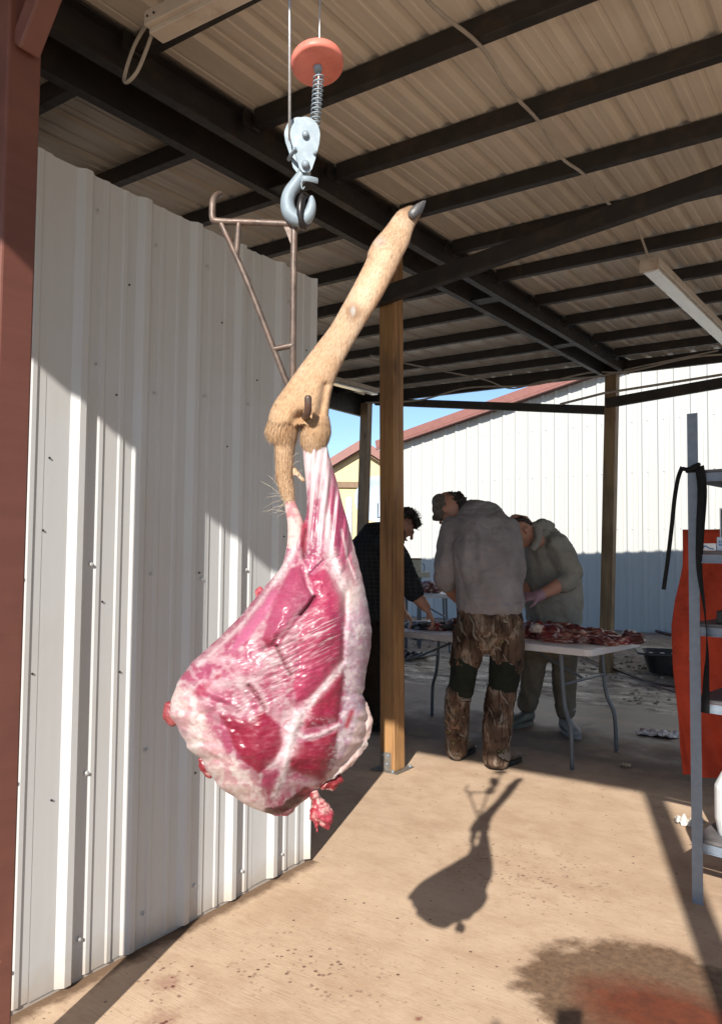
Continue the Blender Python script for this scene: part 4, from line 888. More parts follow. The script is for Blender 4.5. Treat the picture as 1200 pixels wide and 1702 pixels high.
# the furred lower leg
FL = [(692, 344), (684, 342), (675, 344), (660, 352), (641, 377), (622, 399), (612, 418), (609, 431), (590, 469), (571, 504), (549, 542), (527, 571), (498, 609), (476, 640), (456, 668), (447, 690), (446, 704)]
FR = [(697, 350), (698, 356), (694, 366), (687, 380), (679, 406), (668, 428), (660, 446), (651, 463), (632, 498), (610, 533), (591, 564), (573, 596), (559, 625), (552, 648), (548, 668), (546, 690), (546, 704)]
def fur_disp(px, py): return -0.008*np.exp(-(polydist(px, py, [(541, 640), (536, 668), (532, 690)])/6)**2) - 0.012*np.exp(-((px-505)/16)**2-((py-694)/10)**2) + 0.005*np.exp(-((px-475)/30)**2-((py-675)/30)**2) - 0.006*np.exp(-(polydist(px, py, [(478, 712), (500, 690)])/8)**2)
def fur_col(px, py):
    n1 = fbm(px*0.02, py*0.02, 41); n2 = fbm(px*0.12, py*0.12, 42)
    c = np.zeros((len(px), 3)); c[:] = (0.50, 0.34, 0.225); c = lerp(c, (0.57, 0.425, 0.305), sstep(n1, 0.42, 0.62)*0.8); c = lerp(c, (0.42, 0.26, 0.15), sstep(n2, 0.55, 0.72)*0.5)
    c = lerp(c, (0.70, 0.55, 0.40), np.exp(-(polydist(px, py, [(640, 420), (622, 460), (600, 500)])/13)**2)*0.65)
    c = lerp(c, (0.17, 0.09, 0.05), np.exp(-(((px-588)/14)**2+((py-518)/17)**2))*0.9); c = lerp(c, (0.40, 0.39, 0.38), np.exp(-(((px-587)/4.5)**2+((py-516)/8)**2)**2)*0.9)
    c = lerp(c, (0.42, 0.40, 0.42), np.exp(-((px-631)/10)**2-((py-400)/8)**2)*0.55)
    c = lerp(c, (0.22, 0.10, 0.045), np.exp(-(polydist(px, py, [(465, 722), (485, 708), (505, 694)])/9)**2)*0.75)
    c = lerp(c, (0.45, 0.275, 0.145), sstep(py, 560, 700)*0.55)
    c = lerp(c, (0.36, 0.17, 0.07), np.exp(-(polydist(px, py, [(665, 440), (640, 485), (610, 530)])/6)**2)*0.5)
    return c*0.82
v1, f1, px1, py1, fr1 = loft_px(FL, FR, 300, 140, 0.80, 0.038, fur_disp, 0.95, ([330, 600, 660, 704], [1.0, 1.0, 0.95, 0.72]))
KL = [(448, 694), (442, 712), (444, 726), (455, 738), (458, 765), (460, 795), (466, 818), (476, 838)]; KR = [(500, 690), (497, 712), (493, 728), (489, 745), (487, 770), (486, 792), (488, 815), (489, 836)]
v2, f2, px2, py2, fr2 = loft_px(KL, KR, 130, 90, 0.8, 0.028)
QL = [(494, 690), (499, 708), (499, 722), (500, 735), (504, 746)]; QR = [(546, 690), (549, 708), (549, 720), (546, 732), (541, 742)]
v3, f3, px3, py3, fr3 = loft_px(QL, QR, 70, 90, 0.9, 0.034)
hide = put('furred_shank', pyd(v1, f1, True), 'fur', leg); colattr(hide.data, fur_col(px1, py1))
flap = put('hide_flap', pyd(v2, f2, True), 'fur', leg); c2 = fur_col(px2, py2); c2 = lerp(c2, (0.80, 0.62, 0.52), sstep(py2, 818, 846)*0.9); colattr(flap.data, c2)
cuff = put('hide_cuff', pyd(v3, f3, True), 'fur', leg); colattr(cuff.data, fur_col(px3, py3))
def fur(v, f, colf, pxa, pya, count, length, parent, flow, name='fur', spread=0.5):
    tri = np.array([q[:3] for q in f[:-2]]); quad = np.array(f[:-2]); V_ = np.array(v)
    idx = RNG.integers(0, len(quad), count); w1 = RNG.random(count); w2 = RNG.random(count); q = quad[idx]
    base = (V_[q[:, 0]]*(1-w1)[:, None]+V_[q[:, 1]]*w1[:, None])*(1-w2)[:, None] + (V_[q[:, 3]]*(1-w1)[:, None]+V_[q[:, 2]]*w1[:, None])*w2[:, None]
    nr = np.cross(V_[q[:, 1]]-V_[q[:, 0]], V_[q[:, 3]]-V_[q[:, 0]]); nr /= np.linalg.norm(nr, axis=1)[:, None]+1e-12
    ctr = np.convolve; cen = V_.mean(0)
    down = V_[q[:, 3]]-V_[q[:, 0]]; down /= np.linalg.norm(down, axis=1)[:, None]+1e-12
    # normals outwards: compare against the ring middle
    NCc = quad[0][3]-quad[0][0]; ring = (q[:, 0]//NCc); mids = np.array([V_[r_*NCc:(r_+1)*NCc].mean(0) for r_ in range(len(V_)//NCc)]); sg = np.sign(((base-mids[ring])*nr).sum(1)); nr *= sg[:, None]
    d = down*flow + nr*(0.08+0.2*spread+spread*RNG.random((count, 1))) + RNG.normal(size=(count, 3))*0.16; d /= np.linalg.norm(d, axis=1)[:, None]
    L_ = length*(0.5+0.8*RNG.random(count)); side = np.cross(d, nr); side /= np.linalg.norm(side, axis=1)[:, None]+1e-12
    wd = 0.00042
    p0 = base+side*wd; p1 = base-side*wd; pm = base+d*L_[:, None]*0.6; tip = base + d*L_[:, None] + down*flow*L_[:, None]*0.35
    vv = np.stack([p0, p1, pm+side*wd*0.6, pm-side*wd*0.6, tip], 1).reshape(-1, 3); k = np.arange(count)*5
    ff = np.concatenate([np.stack([k, k+1, k+3, k+2], 1)]); tt_ = np.stack([k+2, k+3, k+4], 1)
    me = bpy.data.meshes.new('mesh'); me.from_pydata(vv.tolist(), [], ff.tolist()+tt_.tolist()); me.update()
    cb_ = colf[q[:, 0]]*(0.93+0.16*RNG.random((count, 1))); colattr(me, np.repeat(np.clip(cb_, 0, 1), 5, 0))
    return put(name, me, 'fur', parent, kind='stuff')
fur(v1, f1, fur_col(px1, py1), px1, py1, 18000, 0.0042, hide, 1.5, spread=0.10)
fur(v2, f2, c2, px2, py2, 6000, 0.0085, flap, 1.4, spread=0.25)
fur(v3, f3, fur_col(px3, py3), px3, py3, 7000, 0.0065, cuff, 1.4, spread=0.2)
# loose white hairs at the torn hide
hb = bmesh.new()
for k in range(14):
    a = A(468+RNG.random()*24, 822+RNG.random()*30, 1.14+RNG.random()*0.02); l_ = 0.012+0.03*RNG.random()
    dirn = (-RT*(0.3+RNG.random()) - UP*(RNG.random()*0.6-0.15) - FW*(RNG.random()-0.5)*0.8).normalized(); b = a+dirn*l_
    tube(hb, [a, a+dirn*l_*0.5+UP*0.002, b], [0.0002, 0.00016, 0.00006], 4)
for (x0, y0, x1, y1) in ((462, 808, 446, 790), (464, 820, 434, 800), (486, 760, 498, 752), (487, 772, 500, 766), (488, 785, 502, 800), (489, 790, 505, 780)):
    tube(hb, [A(x0, y0, 1.14), A((x0+x1)/2, (y0+y1)/2-2, 1.135), A(x1, y1, 1.14)], [0.00026, 0.00024, 0.0001], 4)
me = mesh(hb); me.materials.append(MAT['beige']); put('loose_hairs', me, None, flap, kind='stuff')
lump('hide_scrap', [(490, 782, 0.0), (497, 790, 0.0), (503, 800, 0.0)], [0.004, 0.007, 0.003], (0.62, 0.42, 0.26), (0.80, 0.62, 0.50), 21)
# hoof: two claws
for k, (dx, dd) in enumerate(((0, -0.010), (3, 0.010))):
    bm = bmesh.new(); tube(bm, [A(685+dx, 357, 1.29+dd), A(691+dx, 349, 1.29+dd), A(698+dx, 341, 1.292+dd), A(704+dx, 333.5, 1.294+dd)], [(0.0085, 0.0068), (0.0085, 0.0068), (0.0055, 0.005), (0.0012, 0.0012)], 14, u0=(RT*0.7-UP*0.2).normalized())
    put('hoof', mesh(bm, True), 'hoofm', leg)
# ================================================================== PEOPLE
FH = Vector((FW.x, FW.y, 0)).normalized(); RH = Vector((RT.x, RT.y, 0)).normalized()
def body(parts_, voxel=0.013, smooth=5, wr=None):
    """parts_: list of (points, radii, u0); one continuous remeshed surface"""
    bm = bmesh.new()
    for it in parts_:
        pts, rad = it[0], it[1]; u0 = it[2] if len(it) > 2 else None
        tube(bm, pts, rad, 18, u0)
    return remesh(bm, voxel, smooth, wr)
def head_mesh(c, face, up, size=0.235, jaw=1.0):
    """a head with brow, nose, mouth, chin and ears; c centre, face the way it looks"""
    face = face.normalized(); up = (up-face*up.dot(face)).normalized(); sd = face.cross(up).normalized(); h = size
    def q(f, s_, u): return c + face*f*h + sd*s_*h + up*u*h
    bm = bmesh.new()
    tube(bm, [q(-0.02, 0, 0.36), q(-0.06, 0, 0.20), q(-0.05, 0, 0.0), q(0.03, 0, -0.20), q(0.10, 0, -0.36)], [(0.24*h, 0.29*h), (0.32*h, 0.40*h), (0.325*h, 0.41*h), (0.26*h, 0.33*h), (0.15*h, 0.18*h)], 20, u0=sd)
    tube(bm, [q(-0.14, 0, -0.16), q(-0.20, 0, -0.55)], [0.22*h, 0.23*h], 14)
    tube(bm, [q(0.37, 0, 0.04), q(0.42, 0, -0.06), q(0.44, 0, -0.115)], [0.035*h, 0.05*h, 0.06*h], 8)
    tube(bm, [q(0.35, -0.16, 0.085), q(0.375, 0, 0.08), q(0.35, 0.16, 0.085)], 0.04*h, 8)
    tube(bm, [q(0.33, -0.08, -0.245), q(0.355, 0, -0.24), q(0.33, 0.08, -0.245)], 0.032*h, 8)
    tube(bm, [q(0.28, -0.05, -0.38), q(0.28, 0.05, -0.38)], 0.06*h, 8)
    for sg in (-1, 1): tube(bm, [q(-0.03, sg*0.335, 0.07), q(-0.06, sg*0.365, 0.0), q(-0.02, sg*0.34, -0.11)], [(0.05*h, 0.03*h), (0.085*h, 0.03*h), (0.04*h, 0.025*h)], 10, u0=face)
    return remesh(bm, 0.006, 2), q
def hand_parts(wrist, dirn, palm_n, side, s_=1.0, curl=0.6):
    """palm, four unequal bent fingers and a thumb that leaves the side of the palm"""
    d = dirn.normalized(); n_ = (palm_n-d*palm_n.dot(d)).normalized(); a = d.cross(n_).normalized()*side; out = []
    out.append(([wrist, wrist+d*0.045*s_, wrist+d*0.09*s_], [(0.030*s_, 0.020*s_), (0.040*s_, 0.017*s_), (0.040*s_, 0.014*s_)], a))
    for k, L_ in enumerate((0.074, 0.084, 0.078, 0.060)):
        b = wrist + d*0.088*s_ + a*(0.031-0.0205*k)*s_; d1 = (d+n_*curl*0.5).normalized(); d2 = (d*0.6+n_*curl*1.3).normalized(); d3 = (d*0.1+n_*curl*1.6).normalized()
        p1 = b+d1*L_*0.45*s_; p2 = p1+d2*L_*0.32*s_; out.append(([b-d*0.012, b, p1, p2, p2+d3*L_*0.24*s_], [0.0095*s_, 0.0095*s_, 0.009*s_, 0.008*s_, 0.0068*s_]))
    t0 = wrist+d*0.028*s_+a*0.032*s_; t1 = t0+(d*0.6+a*0.7+n_*0.35).normalized()*0.038*s_; t2 = t1+(d*0.85+a*0.15+n_*0.55).normalized()*0.032*s_
    out.append(([wrist+d*0.015*s_+a*0.015*s_, t0, t1, t2], [0.014*s_, 0.0125*s_, 0.0105*s_, 0.008*s_])); return out
def boot(heel, toe, shaft, r_=0.052, sole=0.03):
    heel = Vector(heel); toe = Vector(toe); d = (toe-heel); d.z = 0; d.normalize(); s_ = d.cross(Z)
    up_ = [([heel+d*0.02+Z*0.06, heel+d*0.10+Z*0.062, heel+d*0.19+Z*0.052, toe-d*0.02+Z*0.04], [(0.040, 0.045), (0.045, 0.045), (0.050, 0.036), (0.036, 0.024)], s_),
           ([heel+d*0.045+Z*0.05, heel+d*0.05+Z*0.14, Vector(shaft)], [0.050, 0.050, r_])]
    m = body(up_, 0.009, 3, [(0.004, 18)])
    bm = bmesh.new(); n_ = 20; outl = []
    Lf = (toe-heel).length
    for k in range(n_):
        t = 2*math.pi*k/n_; a = math.cos(t); b = math.sin(t); wd = 0.046+0.008*a; outl.append(heel+d*(Lf*0.5+Lf*0.54*a)+s_*wd*(abs(b)**0.8)*(1 if b > 0 else -1))
    f = [bm.verts.new(Vector((p.x, p.y, 0.001))) for p in outl]; g = [bm.verts.new(Vector((p.x, p.y, sole))) for p in outl]
    bm.faces.new(f); bm.faces.new(g)
    for k in range(n_): bm.faces.new((f[k], f[(k+1) % n_], g[(k+1) % n_], g[k]))
    return m, mesh(bm)
def gp(px, py): 
    p = A(px, py, 1.0)-CAM; t = -CAM.z/p.z; return CAM+p*t
WR = [(0.007, 6, (1, 1, 1.3)), (0.0055, 13, (1, 1, 2.4), True)]

# ---------------- man with camouflage trousers, seen from behind
hl, hr_ = gp(759, 1258), gp(826, 1276)
m1 = thing('person', 'person in grey shirt, camouflage trousers and cap bending over the table, back turned', 'person', ((hl.x+hr_.x)/2, (hl.y+hr_.y)/2, 0))
D1 = 4.74
def a1(px, py, d=0.0): return A(px, py, D1+d)
face1 = (FH*0.55 - RH*0.70 - Z*0.60)
hc1 = a1(748, 849, 0.22)
hm, hq = head_mesh(hc1, face1, Z*0.75+FH*0.35-RH*0.4, 0.225); skin1 = body([
  ([a1(741, 968, 0.10), a1(752, 985, 0.22), a1(768, 1003, 0.34)], [0.042, 0.040, 0.030]),
  ([a1(858, 968, 0.16), a1(850, 990, 0.30), a1(838, 1008, 0.42)], [0.042, 0.038, 0.029])]
  + hand_parts(a1(768, 1003, 0.34), (RH*0.55+FH*0.6-Z*0.45), -Z+FH*0.2, -1) + hand_parts(a1(838, 1008, 0.42), (FH*0.8-RH*0.3-Z*0.4), -Z, 1), 0.0065, 2)
bodyo = put('body', skin1, 'skin', m1); put('head', hm, 'skin', m1)
shirt = body([
 ([a1(815, 1006, 0.0), a1(814, 985, 0.0), a1(811, 950, 0.0), a1(805, 912, 0.02), a1(800, 880, 0.06), a1(794, 858, 0.13), a1(780, 848, 0.20)], [(0.208, 0.150), (0.208, 0.155), (0.205, 0.158), (0.208, 0.160), (0.202, 0.148), (0.158, 0.115), (0.075, 0.075)], RH),
 ([a1(756, 876, 0.08), a1(746, 905, 0.07), a1(739, 940, 0.06), a1(738, 962, 0.09), a1(744, 972, 0.13)], [0.085, 0.078, 0.068, 0.062, 0.056]),
 ([a1(842, 878, 0.06), a1(850, 905, 0.05), a1(857, 945, 0.08), a1(856, 965, 0.14), a1(852, 974, 0.19)], [0.085, 0.075, 0.066, 0.060, 0.054])], 0.012, 5, WR)
put('shirt', shirt, 'shirt', m1)
for c0, ang in ((a1(743, 970, 0.12), 0), (a1(857, 972, 0.18), 0)): pass
hem = body([([a1(815, 1008, 0.0), a1(815, 1001, 0.0)], [(0.209, 0.152), (0.211, 0.154)], RH)], 0.010, 2, [(0.006, 14)]); put('shirt_hem', hem, 'shirt', m1)
put('trousers', body([
 ([a1(815, 1000, 0.01), a1(814, 1025, 0.0), a1(813, 1045, 0.0), a1(812, 1058, 0.0)], [(0.192, 0.135), (0.206, 0.148), (0.208, 0.150), (0.19, 0.135)], RH),
 ([a1(783, 1050, 0.0), a1(777, 1080, 0.0), a1(772, 1106, 0.01)], [0.108, 0.098, 0.090]),
 ([a1(843, 1050, -0.01), a1(843, 1080, -0.01), a1(841, 1110, -0.01)], [0.108, 0.104, 0.100])], 0.011, 4, [(0.012, 8, (1, 1, 1.3)), (0.006, 20, (1, 1, 0.8), True)]), 'camo', m1)
put('trouser_panel', body([([a1(775, 1094, 0.0), a1(769, 1125, 0.0), a1(766, 1150, 0.02)], [0.088, 0.083, 0.078]), ([a1(840, 1096, -0.01), a1(838, 1128, -0.02), a1(834, 1150, -0.01)], [0.100, 0.094, 0.086])], 0.011, 4, [(0.005, 9)]), 'gaiter', m1)
put('trouser_leg', body([([a1(763, 1148, 0.02), a1(760, 1180, 0.05), a1(759, 1215, 0.09), a1(759, 1248, 0.12)], [0.080, 0.078, 0.078, 0.068])], 0.011, 4, [(0.008, 9), (0.006, 16, (1, 1, 1.8), True)]), 'camo', m1)
put('trouser_leg', body([([a1(834, 1146, -0.01), a1(829, 1180, -0.02), a1(826, 1220, -0.04), a1(825, 1262, -0.06)], [0.092, 0.090, 0.090, 0.080])], 0.011, 4, [(0.008, 9), (0.006, 16, (1, 1, 1.8), True)]), 'camo', m1)
for h_, tdir, sh_ in ((gp(759, 1262), (FH*0.9+RH*0.5), a1(760, 1240, 0.13)), (gp(820, 1278), (RH*0.72+FH*0.7), a1(824, 1255, -0.05))):
    m_, so_ = boot(h_, h_+tdir.normalized()*0.27, sh_, 0.055); b_ = put('boot', m_, 'boot', m1); put('sole', so_, 'black', b_)
hm1 = bmesh.new(); tube(hm1, [hq(-0.20, 0, 0.30), hq(-0.27, 0, 0.18), hq(-0.30, 0, 0.0), hq(-0.26, 0, -0.20)], [(0.20*0.225, 0.18*0.225), (0.30*0.225, 0.22*0.225), (0.31*0.225, 0.20*0.225), (0.22*0.225, 0.12*0.225)], 16)
put('hair', remesh(hm1, 0.006, 1, [(0.012, 60), (0.006, 140)]), 'hair', m1)
cm_ = bmesh.new(); h = 0.225; sdv = face1.normalized().cross(Z).normalized()
tube(cm_, [hq(0.16, 0, 0.47), hq(0.12, 0, 0.36), hq(0.08, 0, 0.20), hq(0.07, 0, 0.10)], [(0.22*h, 0.24*h), (0.34*h, 0.36*h), (0.375*h, 0.40*h), (0.38*h, 0.41*h)], 20, u0=sdv)
cap = put('cap', remesh(cm_, 0.006, 2), 'capcloth', m1)
bm = bmesh.new(); tube(bm, [hq(0.36, 0, 0.12), hq(0.46, 0, 0.09), hq(0.54, 0, 0.04)], [(0.30*h, 0.02*h), (0.28*h, 0.02*h), (0.18*h, 0.02*h)], 16, u0=sdv); put('brim', mesh(bm, True), 'capcloth', cap)

# ---------------- man in the olive hoodie across the table
fl, fr_ = gp(872, 1212), gp(940, 1218)
m2 = thing('person', 'person in olive grey hooded sweatshirt and purple glove working behind the table', 'person', ((fl.x+fr_.x)/2, (fl.y+fr_.y)/2, 0))
D2 = 5.46
def a2(px, py, d=0.0): return A(px, py, D2+d)
face2 = (-RH*0.80 - FH*0.12 - Z*0.72)
hm, hq = head_mesh(a2(866, 884, -0.12), face2, Z*0.7-RH*0.55, 0.23); put('head', hm, 'skin', m2)
put('hair', remesh((lambda b: (tube(b, [hq(0.16, 0, 0.40), hq(-0.02, 0, 0.42), hq(-0.20, 0, 0.30), hq(-0.28, 0, 0.10), hq(-0.27, 0, -0.10)], [(0.20*0.23, 0.07*0.23), (0.30*0.23, 0.10*0.23), (0.33*0.23, 0.14*0.23), (0.32*0.23, 0.15*0.23), (0.25*0.23, 0.10*0.23)], 16, face2.normalized().cross(Z).normalized()), b)[1])(bmesh.new()), 0.006, 2, [(0.005, 90)]), 'hair', m2)
put('body', body([([a2(944, 962, -0.20), a2(920, 978, -0.24), a2(897, 990, -0.28)], [0.050, 0.045, 0.034]), ([a2(890, 945, 0.10), a2(876, 975, -0.02), a2(868, 992, -0.12)], [0.045, 0.042, 0.032])], 0.008, 3), 'skin', m2)
put('glove', body(hand_parts(a2(897, 990, -0.28), (-RH*0.9-FH*0.05-Z*0.10), -Z*0.7+FH*0.5, 1, 1.05, 0.9) + [([a2(901, 988, -0.275), a2(892, 992, -0.285)], [0.037, 0.040])], 0.0065, 2), 'glove', m2)
put('hoodie', body([
 ([a2(921, 1024, 0.02), a2(920, 1000, 0.02), a2(916, 965, 0.02), a2(911, 930, 0.02), a2(905, 906, 0.0), a2(894, 888, -0.03)], [(0.195, 0.165), (0.212, 0.178), (0.212, 0.170), (0.205, 0.158), (0.165, 0.135), (0.10, 0.095)], RH),
 ([a2(923, 905, -0.10), a2(938, 930, -0.14), a2(950, 955, -0.17), a2(944, 966, -0.20), a2(934, 972, -0.22)], [0.095, 0.088, 0.080, 0.072, 0.064]),
 ([a2(895, 905, 0.14), a2(888, 930, 0.12), a2(884, 950, 0.08)], [0.085, 0.075, 0.065]),
 ([a2(906, 884, -0.04), a2(914, 890, -0.02), a2(916, 902, 0.0)], [0.05, 0.075, 0.08])], 0.012, 4, WR), 'hoodie', m2)
put('hood', body([([a2(892, 874, -0.16), a2(902, 872, -0.10), a2(912, 876, -0.02), a2(908, 882, 0.06), a2(896, 884, 0.10)], [0.034, 0.042, 0.046, 0.045, 0.04]), ([a2(894, 878, -0.15), a2(894, 896, -0.19), a2(886, 910, -0.20)], [0.032, 0.032, 0.03])], 0.009, 3, [(0.010, 14)]), 'hoodie', m2)
put('waistband', body([([a2(921, 1030, 0.02), a2(921, 1021, 0.02)], [(0.196, 0.168), (0.200, 0.170)], RH)], 0.010, 2, [(0.006, 16)]), 'hoodie', m2)
# small embroidered chest mark
mp = [a2(885, 926, -0.145), a2(890, 923.5, -0.145), a2(896, 924.5, -0.143), a2(901, 922, -0.142)]
put('trousers', body([
 ([a2(922, 1022, 0.03), a2(921, 1048, 0.03), a2(918, 1075, 0.03)], [(0.180, 0.140), (0.190, 0.150), (0.185, 0.145)], RH),
 ([a2(894, 1066, 0.03), a2(887, 1110, 0.06), a2(880, 1150, 0.10), a2(876, 1172, 0.12)], [0.098, 0.086, 0.076, 0.070]),
 ([a2(938, 1066, 0.03), a2(937, 1110, 0.05), a2(938, 1150, 0.07), a2(940, 1182, 0.08)], [0.102, 0.090, 0.080, 0.072])], 0.012, 4, [(0.008, 7), (0.006, 15, (1, 1, 1.8), True)]), 'olive', m2)
for h_, tdir, sh_, mt in ((gp(884, 1203), (-RH*0.8-FH*0.7), a2(876, 1165, 0.12), 'rubber'), (gp(936, 1214), (-FH*0.95+RH*0.1), a2(940, 1176, 0.07), 'greyboot')):
    m_, so_ = boot(h_, h_+tdir.normalized()*0.28, sh_, 0.072); b_ = put('boot', m_, mt, m2); put('sole', so_, mt, b_)

# ---------------- man in the dark shirt behind the post
f3 = gp(617, 1212)
m3 = thing('person', 'person with dark curly hair and black shirt leaning in behind the timber post', 'person', (f3.x, f3.y, 0))
D3 = 5.45
def a3(px, py, d=0.0): return A(px, py, D3+d)
face3 = (RH*0.80 - FH*0.05 - Z*0.55)
hm, hq = head_mesh(a3(668, 877, 0.0), face3, Z*0.8+RH*0.5, 0.225); put('head', hm, 'skin', m3)
hs = bmesh.new(); h = 0.225; sdv = face3.normalized().cross(Z).normalized()
tube(hs, [hq(0.30, 0, 0.34), hq(0.12, 0, 0.46), hq(-0.10, 0, 0.46), hq(-0.28, 0, 0.28), hq(-0.32, 0, 0.02), hq(-0.28, 0, -0.2)], [(0.24*h, 0.14*h), (0.32*h, 0.16*h), (0.36*h, 0.18*h), (0.38*h, 0.2*h), (0.36*h, 0.18*h), (0.28*h, 0.1*h)], 16, u0=sdv)
hair3 = put('hair', remesh(hs, 0.006, 0, [(0.022, 38), (0.012, 95)]), 'hair', m3)
cu = bmesh.new()
for k in range(70):
    an = RNG.random()*6.28; el = RNG.random()*1.5; q0 = hq(0.05+0.46*math.cos(an)*math.cos(el)*0.8, 0.40*math.sin(an)*math.cos(el), 0.16+0.40*math.sin(el)); dr = (q0-hq(0, 0, 0.05)).normalized(); s1 = Vector(RNG.normal(size=3)).normalized(); r_ = 0.008+0.008*RNG.random()
    w0 = dr.cross(s1).normalized(); pts = [q0 + dr*(0.004+r_*(1+1.3*math.sin(t))) + w0*r_*math.cos(t) + s1*0.002*t for t in np.linspace(-1.2, 3.4, 7)]
    tube(cu, pts, 0.0012, 4)
put('curls', mesh(cu), 'hair', hair3, kind='stuff')
put('beard', remesh((lambda b: (tube(b, [hq(0.14, 0.30, -0.08), hq(0.22, 0.20, -0.30), hq(0.27, 0.0, -0.40), hq(0.22, -0.20, -0.30), hq(0.14, -0.30, -0.08)], [0.05*h, 0.07*h, 0.085*h, 0.07*h, 0.05*h], 10), b)[1])(bmesh.new()), 0.006, 1, [(0.006, 120)]), 'hair', m3)
put('body', body([([a3(686, 985, -0.16), a3(700, 1000, -0.17), a3(709, 1011, -0.17)], [0.050, 0.042, 0.032]), ([a3(655, 975, 0.15), a3(664, 1000, 0.12), a3(668, 1012, 0.10)], [0.045, 0.04, 0.03])] + hand_parts(a3(709, 1011, -0.17), (RH*0.45-Z*0.85), -RH*0.5-Z*0.4, 1, 1.0, 0.8) + hand_parts(a3(668, 1012, 0.10), (RH*0.6-Z*0.7), -RH*0.3-Z, -1, 1.0, 0.8), 0.0068, 2), 'skin', m3)
put('shirt', body([
 ([a3(612, 1022, 0.03), a3(612, 990, 0.03), a3(612, 950, 0.03), a3(617, 915, 0.03), a3(630, 893, 0.02), a3(648, 884, 0.01)], [(0.16, 0.16), (0.165, 0.165), (0.17, 0.18), (0.165, 0.20), (0.135, 0.17), (0.085, 0.10)], RH),
 ([a3(643, 900, -0.15), a3(661, 930, -0.17), a3(677, 962, -0.17), a3(685, 980, -0.16), a3(690, 988, -0.16)], [0.092, 0.088, 0.082, 0.076, 0.066]),
 ([a3(635, 905, 0.16), a3(648, 945, 0.17), a3(656, 978, 0.15)], [0.085, 0.075, 0.062])], 0.012, 4, WR), 'plaid', m3)
put('trousers', body([
 ([a3(612, 1018, 0.03), a3(612, 1045, 0.03), a3(612, 1068, 0.03)], [(0.145, 0.15), (0.15, 0.165), (0.15, 0.165)], RH),
 ([a3(610, 1060, -0.06), a3(612, 1115, -0.08), a3(614, 1160, -0.06), a3(616, 1190, -0.04)], [0.10, 0.088, 0.076, 0.07]),
 ([a3(612, 1060, 0.12), a3(616, 1110, 0.14), a3(617, 1150, 0.16), a3(618, 1180, 0.17)], [0.10, 0.088, 0.076, 0.07])], 0.012, 4, [(0.012, 8), (0.006, 18, (1, 1, 1.6), True)]), 'darkpants', m3)
for h_, sh_ in ((gp(610, 1214), a3(616, 1180, -0.04)), (gp(610, 1195), a3(618, 1165, 0.17))):
    m_, so_ = boot(h_, h_+(RH*0.9-FH*0.1).normalized()*0.27, sh_, 0.062); b_ = put('boot', m_, 'black', m3); put('sole', so_, 'black', b_)

# ---------------- the photographer, whose shadow falls at the bottom of the view
m4 = thing('person', 'person holding a phone whose shadow falls at the bottom edge', 'person', (0.12, -0.47, 0))
def w4(x, y, z): return Vector((x+0.125, y-0.02, z-0.055 if z > 0.5 else z))
hm, hq = head_mesh(w4(-0.17, -0.36, 1.335), FW, Z, 0.215); put('head', hm, 'skin', m4)
put('hair', remesh((lambda b: (tube(b, [hq(0.2, 0, 0.42), hq(-0.05, 0, 0.44), hq(-0.26, 0, 0.25), hq(-0.3, 0, -0.1)], [(0.06, 0.02), (0.075, 0.03), (0.078, 0.035), (0.06, 0.03)], 14), b)[1])(bmesh.new()), 0.008, 2), 'hair', m4)
put('jacket', body([([w4(-0.05, -0.50, 0.78), w4(-0.06, -0.49, 0.95), w4(-0.09, -0.46, 1.10), w4(-0.13, -0.42, 1.19)], [(0.17, 0.13), (0.18, 0.14), (0.19, 0.13), (0.09, 0.08)], RH),
 ([w4(0.03, -0.36, 1.12), w4(0.10, -0.28, 0.98), w4(0.07, -0.16, 1.13), w4(0.055, -0.10, 1.20)], [0.068, 0.058, 0.048, 0.040]),
 ([w4(-0.27, -0.56, 1.10), w4(-0.27, -0.40, 0.96), w4(-0.13, -0.22, 1.10), w4(-0.075, -0.15, 1.18)], [0.068, 0.058, 0.048, 0.040])], 0.014, 4, WR), 'olive', m4)
put('body', body(hand_parts(w4(0.055, -0.10, 1.20), Z*0.9-RH*0.35, -RH, 1, 0.95, 0.8) + hand_parts(w4(-0.072, -0.15, 1.18), Z*0.9+RH*0.35, RH, -1, 0.95, 0.8), 0.007, 2), 'skin', m4)
put('trousers', body([([w4(-0.05, -0.50, 0.80), w4(-0.05, -0.50, 0.70)], [(0.16, 0.12), (0.165, 0.125)], RH), ([w4(0.03, -0.45, 0.70), w4(0.08, -0.42, 0.40), w4(0.08, -0.44, 0.10)], [0.095, 0.07, 0.06]), ([w4(-0.12, -0.56, 0.70), w4(-0.17, -0.52, 0.40), w4(-0.18, -0.54, 0.10)], [0.095, 0.07, 0.06])], 0.014, 4, WR), 'darkpants', m4)
for hx, hy in ((0.21, -0.48), (-0.05, -0.58)):
    m_, so_ = boot((hx, hy-0.05, 0), Vector((hx, hy-0.05, 0))+FH*0.27, (hx, hy, 0.16), 0.055); b_ = put('boot', m_, 'boot', m4); put('sole', so_, 'black', b_)
ph = thing('phone', 'dark phone held up in portrait position by the photographer', 'phone', CAM-FW*0.03)
pc = CAM - FW*0.022 + RT*0.012 - UP*0.055
bm = bmesh.new(); box(bm, (-0.038, -0.080, -0.004), (0.038, 0.080, 0.004), 0.003, (RT, UP, FW), pc); put('case', mesh(bm), 'black', ph)
bm = bmesh.new(); box(bm, (-0.035, -0.076, -0.0052), (0.035, 0.076, -0.0046), 0.0, (RT, UP, FW), pc); put('screen', mesh(bm), 'bluedark', ph)
